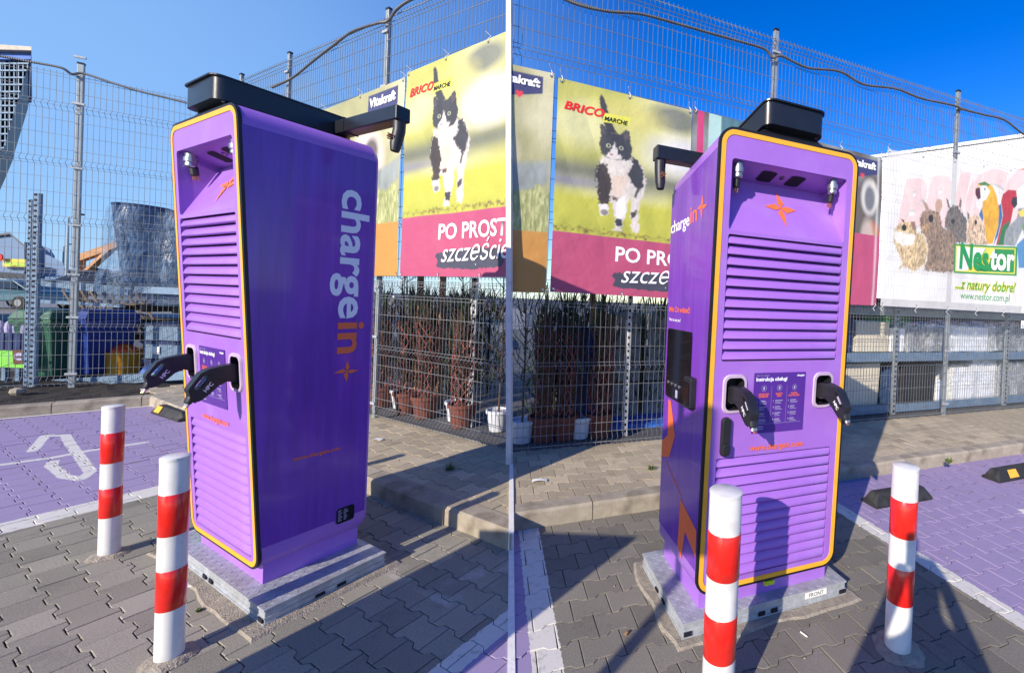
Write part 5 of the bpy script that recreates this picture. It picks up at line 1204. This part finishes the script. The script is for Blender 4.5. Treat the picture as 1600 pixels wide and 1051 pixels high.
# darker back row: hedge plants and a long low shelf
ORD = ['first', 'second', 'third', 'fourth', 'fifth', 'sixth', 'seventh', 'eighth', 'ninth', 'tenth', 'eleventh', 'twelfth']
def backrow(fr, fv, us, side, grp, near=True):
    cnt = -1
    for j, u in enumerate(us):
        P = fr.w(u, fv, .1)
        if seam(P) * side < .35: continue
        cnt += 1
        root = empty('dark_shrub', Matrix.Translation(P), '%s shrub from the left in the %s dark evergreen row behind the %s fence' % (ORD[cnt], 'nearer' if near else 'rear', 'left' if fr is L else 'right hand'), 'shrub', grp)
        MB().tube([(0, 0, 0), (0, 0, 1.2)], .02, 6).build('trunk', 'twig', root)
        twiggy(root, .32, 1.65 if near else 1.85, .05, 480, 'leaf', j + 50 + side, 1.6, .7).build('foliage', 'leaf', root)
backrow(L, FL - 1.25, np.arange(-3.4, 1.4, .42), -1, 'dark evergreens behind the netted trees'); backrow(L, FL - 1.75, np.arange(-3.2, 1.6, .45), -1, 'dark evergreens behind the netted trees', False)
backrow(R, FR - 1.2, np.arange(-1.6, 1.3, .42), 1, 'dark evergreens behind the netted trees'); backrow(R, FR - 1.7, np.arange(-1.8, 1.3, .45), 1, 'dark evergreens behind the netted trees', False)
# stacked baskets, big planter near the corner
def planter_box(P, w_, d, h, m, label, cat='planter', rot=0, name='planter', wrap=False, bev=.012, grp=None, lip=True):
    root = empty(name, Matrix.Translation(P) @ Matrix.Rotation(rot, 4, 'Z'), label, cat, grp)
    m_ = MB(); t = .03; a, b = w_ / 2, d
    v = [(-a * .96, 0.01, 0), (a * .96, 0.01, 0), (a * .96, b, 0), (-a * .96, b, 0), (-a, 0, h), (a, 0, h), (a, b, h), (-a, b, h), (-a + t, t, h), (a - t, t, h), (a - t, b - t, h), (-a + t, b - t, h), (-a + t, t, h * .75), (a - t, t, h * .75), (a - t, b - t, h * .75), (-a + t, b - t, h * .75)]
    m_.add(v, [(3, 2, 1, 0), (0, 1, 5, 4), (1, 2, 6, 5), (2, 3, 7, 6), (3, 0, 4, 7), (4, 5, 9, 8), (5, 6, 10, 9), (6, 7, 11, 10), (7, 4, 8, 11), (8, 9, 13, 12), (9, 10, 14, 13), (10, 11, 15, 14), (11, 8, 12, 15), (12, 13, 14, 15)])
    m_.build('planter_wall', m, root, bevel=bev)
    if wrap:
        n = 9; o = []; mm = MB(); g = .06
        q = [(-a - g, -g), (a + g, -g), (a + g, b + g), (-a - g, b + g)]; P_ = []
        for i in range(4):
            for k in range(10): t = k / 10; P_.append((q[i][0] + (q[(i + 1) % 4][0] - q[i][0]) * t, q[i][1] + (q[(i + 1) % 4][1] - q[i][1]) * t))
        K = 12; nn = len(P_); v = []
        for i in range(K + 1):
            z = -.0 + (h + .09) * i / K; sh = 1 if i < K else .6
            for (x, yy) in P_:
                dsp = .07 * noise.noise(Vector((x * 7 + P.x, yy * 7, z * 7))) + .03 * noise.noise(Vector((x * 20, yy * 20, z * 20))); L_ = math.hypot(x, yy - b / 2) + 1e-6; v.append((x * sh + x / L_ * dsp, b / 2 + (yy - b / 2) * sh + (yy - b / 2) / L_ * dsp, z + dsp * .5))
        mm.add(v, [(i * nn + j, i * nn + (j + 1) % nn, (i + 1) * nn + (j + 1) % nn, (i + 1) * nn + j) for i in range(K) for j in range(nn)] + [tuple(K * nn + j for j in range(nn))])
        o = mm.build('plastic_wrap', 'film', root); shade_auto(o, 50)
    return root
u_, z_ = L.onv(778, 600, FL - .5); planter_box(L.w(.1, FL - .95, .1), .45, .4, 1.2, 'navy', 'tall dark blue planter behind the mesh left of the corner post', rot=-L.a)
for j in range(3):
    u0 = R.onv(995, 600, FR - .5)[0]; planter_box(R.w(u0 + .0, FR - .95, .14 + j * .46), .36, .36, .44, 'greywicker', ['lowest', 'middle', 'topmost'][j] + ' grey wicker basket in the stack left of the right cabinet', 'basket', -R.a, 'wicker_basket', grp='stack of grey wicker baskets')
u0 = R.onv(1035, 600, FR - .5)[0]
for j in range(3): planter_box(R.w(u0 + .12, FR - 1.0, .14 + j * .46), .36, .36, .44, 'greybox', ['lowest', 'middle', 'topmost'][j] + ' plain grey planter stacked behind the violet edge of the right cabinet', rot=-R.a, grp='plain grey planters stacked by the baskets')
P = R.w(R.onv(905, 600, FR - .5)[0], FR - .75, .1); planter_box(P, .3, .3, 1.15, 'navy', 'tall dark blue planter between saplings behind the right hand fence', rot=-R.a)
upright(R.w(R.onv(978, 600, FR - .4)[0], FR - .35, .1), 1.62, .05, 'rusty steel post left of the grey wicker baskets', m='galv')
for j, (u, fr, fv) in enumerate(((655, L, FL - .7), (690, L, FL - .9), (925, R, FR - .8))):
    uu = fr.onv(u, 500, fv)[0]; o = MB().box(-.03, .03, -.03, .03, 0, 1.9).build('timber_post', 'timber', None, fr.mat(uu, fv, .1)); tag(o, ['slim orange brown timber post above the netted conifers on the left', 'second slim timber post, right of the first on the left side', 'slim brown timber post behind the right hand netted conifers'][j], 'timber post')
root = empty('spray_can', L.mat(L.onv(611, 475, FL - .12)[0], FL - .12, L.onv(611, 475, FL - .12)[1]), 'small silver can tied to the mesh beside the left cabinet', 'can'); MB().lathe([(.028, 0), (.03, .01), (.03, .12), (.02, .135)], 14, Matrix.Rotation(.7, 4, 'Y')).build('can_body', 'steel', root)
u0 = R.onv(828, 510, FR - .12); root = empty('spray_can', R.mat(u0[0], FR - .12, u0[1]), 'small silver can hanging on the mesh near the corner post', 'can'); MB().lathe([(.028, 0), (.03, .01), (.03, .12), (.02, .135)], 14).build('can_body', 'steel', root)
o = MB().box(-.55, .55, 0, .5, 0, .06).build('blue_pallet', 'bluefilm', None, R.mat(R.onv(1010, 690, FR - .5)[0], FR - .55, .1)); tag(o, 'flat blue plastic pallet under the wicker baskets', 'pallet')
# ---- rack with planters behind the right hand fence
rb = empty('planter_rack', R.mat(5, FR - .45, .1), 'long two level rack of planters behind the right hand fence', 'rack')
def rbox(name, u0, u1, v0, v1, z0, z1, m, par=rb): return pchild(MB().box(0, u1 - u0, 0, v1 - v0, z0, z1).build(name, m, None, R.mat(u0, v1, 0)), par)
rbox('shelf_board', 2.6, 9.2, FR - 1.25, FR - .38, .98, 1.02, 'rackblue'); rbox('front_beam', 2.6, 9.2, FR - .40, FR - .36, .90, 1.03, 'rackblue'); rbox('foot_beam', 2.6, 9.2, FR - .40, FR - .36, .12, .24, 'rackblue'); rbox('top_beam', 2.6, 9.2, FR - .42, FR - .36, 1.60, 1.74, 'post')
rbox('back_sheet', 2.6, 9.2, FR - 1.42, FR - 1.38, .1, 1.9, 'darkwood')
for u in (4.22, 6.9): upright(R.w(u, FR - .33, .1), 1.66, .07, 'perforated rack upright ' + ('left of the dark wicker boxes' if u < 5 else 'behind the white wrapped planters'), ang=-R.a, m='post', group='perforated uprights of the planter rack')
RB = lambda u0, u1, z0, z1, m, lab, wrap=False, fo=.5, **k: planter_box(R.w((u0 + u1) / 2, FR - fo, z0), u1 - u0, .5, z1 - z0, m, lab, rot=-R.a, wrap=wrap, **k)
RB(3.05, 3.55, 1.03, 1.52, 'navy', 'navy blue planter on the upper shelf beside the right cabinet')
RB(3.60, 4.28, 1.03, 1.50, 'cream', 'cream square planter on the upper shelf, right of the navy one')
RB(4.32, 4.62, 1.03, 1.40, 'whitebox', 'small white planter on the upper shelf next to the cream one')
RB(4.68, 5.12, 1.03, 1.42, 'greybox', 'grey planter in crinkled clear wrap, left one of the upper pair', True)
RB(5.2, 5.62, 1.03, 1.42, 'greybox', 'grey planter in crinkled clear wrap, just left of the fence post', True)
RB(5.72, 6.68, 1.03, 1.45, 'whitebox', 'wide white planter on the upper shelf right of the fence post', True)
RB(6.75, 7.8, 1.03, 1.45, 'greybox', 'grey wrapped planter on the upper shelf at the right edge', True)
RB(3.35, 4.12, .14, .86, 'cream', 'large cream planter on the lower level beside the yellow trim')
RB(4.30, 4.58, .14, .80, 'anthracite', 'narrow anthracite planter left of the dark wicker box', fo=.55)
RB(4.60, 5.38, .14, .84, 'wicker', 'big dark wicker box on the lower level left of the fence post', name='wicker_box', cat='planter')
RB(5.40, 5.60, .20, .55, 'whitebox', 'little white box beside the dark wicker box')
RB(5.80, 6.30, .14, .76, 'whitebox', 'white wrapped planter low down, right of the fence post', True)
RB(6.32, 6.98, .14, .88, 'whitebox', 'taller white wrapped planter low down, second right of the fence post', True, fo=.52)
RB(7.1, 8.2, .14, .84, 'greybox', 'grey planter in glossy wrap low down at the right edge', True)
root = empty('green_crate', R.mat(4.9, FR - .95, 1.45), 'bright green crate behind the upper shelf planters', 'crate')
for k in range(4): MB().box(-.4, .4, 0, .3, k * .05, k * .05 + .025).build('crate_slat', 'netgreen', root)
# white warehouse with the big red lettering
A = at(1330, 300, 21.5); top = at(1420, 240, 21.5).z; yB = 10.0
def zat(u, z, y0=30):  # depth along column u where the roof edge of height z meets the photographed roof line
    v = 240 + (u - 1420) * (215 - 240) / 180; d = ray(u, v); k = (z - HC) / d.z; return CAM + d * k
zt_ = 8.0; a1 = zat(1330, zt_); b1 = zat(1690, zt_); dr = (b1 - a1); ln = Vector((dr.x, dr.y, 0)).length; an = math.atan2(dr.y, dr.x)
wh = empty('warehouse', Matrix.Translation((a1.x, a1.y, 0)) @ Matrix.Rotation(an, 4, 'Z'), 'white clad warehouse with huge red letters behind the pale animal banner', 'building')
MB().box(0, ln * 1.3, 0, 10, -.06, zt_).build('cladding', 'facade_white', wh); MB().box(-.1, ln * 1.3, -.08, 10, zt_, zt_ + .12).build('parapet_trim', 'facade_white', wh)
inv = wh.matrix_world.inverted()
def onwall(u, v):
    d = ray(u, v); o_ = inv @ CAM; dd = inv.to_3x3() @ d; k = -.12 - o_.y; k /= dd.y; p = o_ + dd * k; return p.x, p.z
x0, z0 = onwall(1402, 335); x1, _ = onwall(1452, 330); x2, zt2 = onwall(1575, 262); 
me = textmesh('BRICO', width=(onwall(1640, 300)[0] - x0) * 1.0, bold=.055, shear=.22); hh = max(v.co.y for v in me.vertices); sc = (onwall(1560, 263)[1] - onwall(1560, 345)[1]) / hh
mapmesh(me, lambda a, b, q: Vector((x0 + a, -.12, onwall(1560, 345)[1] + b * sc))); link('lettering', me, 'red_film', wh)

# ---------------------------------------------------------------- small things on the ground
def weed(P, s, label, seed):
    rr = random.Random(seed); mm = MB()
    for i in range(60):
        a = rr.uniform(0, 6.28); l = s * rr.uniform(.4, 1); b = Vector((math.cos(a) * l * .7, math.sin(a) * l * .7, l * rr.uniform(.4, 1))); o_ = Vector((rr.gauss(0, s * .2), rr.gauss(0, s * .2), 0)); sd = Vector((-math.sin(a), math.cos(a), 0)) * .004
        mm.add([o_ - sd, o_ + sd, o_ + b * .6 + sd * .8, o_ + b, o_ + b * .6 - sd * .8], [(0, 1, 2, 3, 4)])
    tag(mm.build('weed_tuft', 'weed', None, Matrix.Translation(P)), label, 'weed')
weed(ground(703, 733, .12), .07, 'small green weed growing between walkway stones right of the left cabinet', 1)
weed(ground(1017, 733, .12), .06, 'small weed on the walkway just left of the right cabinet', 2)
weed(ground(1482, 722, .12), .07, 'weed tuft by the kerb behind the right hand bollard', 3)
weed(ground(311, 954, .0), .02, 'tiny weed in a joint beside the left steel base', 4)
def scrap(P, w_, h_, ang, m, name, label, cat, curl=.01):
    v = []; n = 5
    for i in range(n + 1):
        for j in range(2): v.append((w_ * (i / n - .5), h_ * (j - .5), curl * math.sin(i / n * 3.1) + .004))
    tag(MB().add(v, [(2 * i, 2 * i + 2, 2 * i + 3, 2 * i + 1) for i in range(n)]).build(name, m, None, Matrix.Translation(P) @ Matrix.Rotation(ang, 4, 'Z')), label, cat)
scrap(ground(843, 751, .125), .12, .05, .2, 'paper', 'paper_scrap', 'white paper scrap on the walkway left of the right cabinet', 'litter')
scrap(ground(590, 687, .125), .10, .05, -.3, 'paper', 'paper_scrap', 'white paper scrap on the walkway beside the left cabinet', 'litter')
scrap(ground(980, 990, .0), .035, .015, .9, 'leafdry', 'dry_leaf', 'dark dry leaf on the pavers left of the striped bollard', 'leaf')
def butt(P, ang, label): tag(MB().tube([(-.02, 0, .006), (.02, 0, .006)], .004, 8).build('cigarette_end', 'paper', None, Matrix.Translation(P) @ Matrix.Rotation(ang, 4, 'Z')), label, 'cigarette end')
butt(ground(1256, 992), -.9, 'white cigarette end on the pavers in front of the FRONT sticker')
butt(ground(296, 917), .3, 'white cigarette end between the left bollard and steel base')
rr = random.Random(5); mm = MB()
for i in range(260):
    fr, reg = ((L, (-5.3, .9, KL, 2.8)) if i % 2 else (R, (-1, 4, KR, 1.6))); P = fr.w(rr.uniform(reg[0], reg[1]), rr.uniform(reg[2], reg[3]), 0)
    if i % 3 == 0: P = fr.w(rr.uniform(-3, 5), (KL if fr is L else KR) + rr.uniform(.0, .04), 0)
    if seam(P) * (-1 if fr is L else 1) < .05: continue
    s = rr.uniform(.002, .006); mm.add([P + Vector((rr.uniform(-s, s) + a, rr.uniform(-s, s) + b, c)) for a, b, c in ((-s, -s, 0), (s, -s, 0), (s, s, 0), (-s, s, 0), (0, 0, s * 1.3))], [(0, 1, 4), (1, 2, 4), (2, 3, 4), (3, 0, 4)])
tag(mm.build('grit', 'concrete'), kind='stuff')
P = ground(28, 616, .12); o = MB().lathe([(.05, 0), (.07, .03), (.06, .07), (.02, .09)], 8).build('stone', 'concrete', None, Matrix.Translation(P)); tag(o, 'pale stone lying on the soil at the left edge', 'stone')

# ---------------------------------------------------------------- the person taking the picture, a road sign and an added board, whose shadows fall in view
def skin_body(name, joints, edges, m, parent, root=0, sub=2):
    me = bpy.data.meshes.new(name); me.from_pydata([j[0] for j in joints], edges, []); o = link(name, me, m, parent)
    sk = o.modifiers.new('skin', 'SKIN'); sv = me.skin_vertices[0].data if me.skin_vertices else None
    if sv is None: return o
    for i, j in enumerate(joints): sv[i].radius = j[1] if isinstance(j[1], tuple) else (j[1], j[1])
    sv[root].use_root = True; s = o.modifiers.new('subdivision', 'SUBSURF'); s.levels = s.render_levels = sub; return o
pe = empty('person', Matrix.Translation((-.17, -.50, 0)), 'person in a dark jacket holding up a phone, seen only by the shadow they cast', 'person')
J = [((0, 0, .98), (.16, .12)), ((0, 0, 1.18), (.15, .11)), ((0, 0, 1.40), (.21, .12)), ((0, .01, 1.50), (.07, .07)), ((0, .03, 1.62), (.085, .09)), ((0, .04, 1.73), (.095, .105)), ((0, .03, 1.81), (.06, .07)),
     ((-.19, 0, 1.40), .06), ((-.27, .12, 1.20), .048), ((.02, .34, 1.50), .036), ((.10, .42, 1.60), .032), ((.19, 0, 1.40), .06), ((.33, .12, 1.22), .048), ((.30, .34, 1.50), .036), ((.25, .42, 1.60), .032),
     ((-.1, 0, .86), .095), ((-.12, .03, .50), .065), ((-.13, 0, .10), .045), ((-.13, .13, .045), .04), ((.1, 0, .86), .095), ((.13, -.02, .50), .065), ((.15, -.04, .10), .045), ((.16, .09, .045), .04)]
E_ = [(0, 1), (1, 2), (2, 3), (3, 4), (4, 5), (5, 6), (2, 7), (7, 8), (8, 9), (9, 10), (2, 11), (11, 12), (12, 13), (13, 14), (0, 15), (15, 16), (16, 17), (17, 18), (0, 19), (19, 20), (20, 21), (21, 22)]
skin_body('body', J, E_, 'jacket', pe)

tag(MB().prism(rrect(-.038, .038, -.08, .08, .008, 3), -.045, -.037, lambda a, b, w_: (a, w_, 1.645 + b)).build('phone', 'black', None, Matrix.Identity(4), bevel=.001), 'black phone held up in front of the photographer', 'phone')

sg = empty('road_sign', Matrix.Translation((-1.95, -1.1, 0)), 'square sign on a tall pole standing behind the camera, casting a diagonal shadow', 'sign')
MB().tube([(0, 0, 0), (0, 0, 3.0)], .035, 10).build('pole', 'galv', sg)
MB().box(-.3, .3, -.03, -.01, 2.15, 2.9).build('sign_plate', 'white_paint', sg)
tb = empty('shadow_board', Matrix.Translation((-2.42, .02, 0)), 'unseen wide board on two posts, added to cast the dark patch by the left base', 'sign')  # out of view, added only to shade the ground beside the left cabinet
for x in (-.42, .42): MB().tube([(x, 0, 0), (x, 0, 1.6)], .03, 8).build('pole', 'galv', tb)
MB().box(-.5, .5, -.035, -.01, .88, 1.62).build('board', 'white_paint', tb)
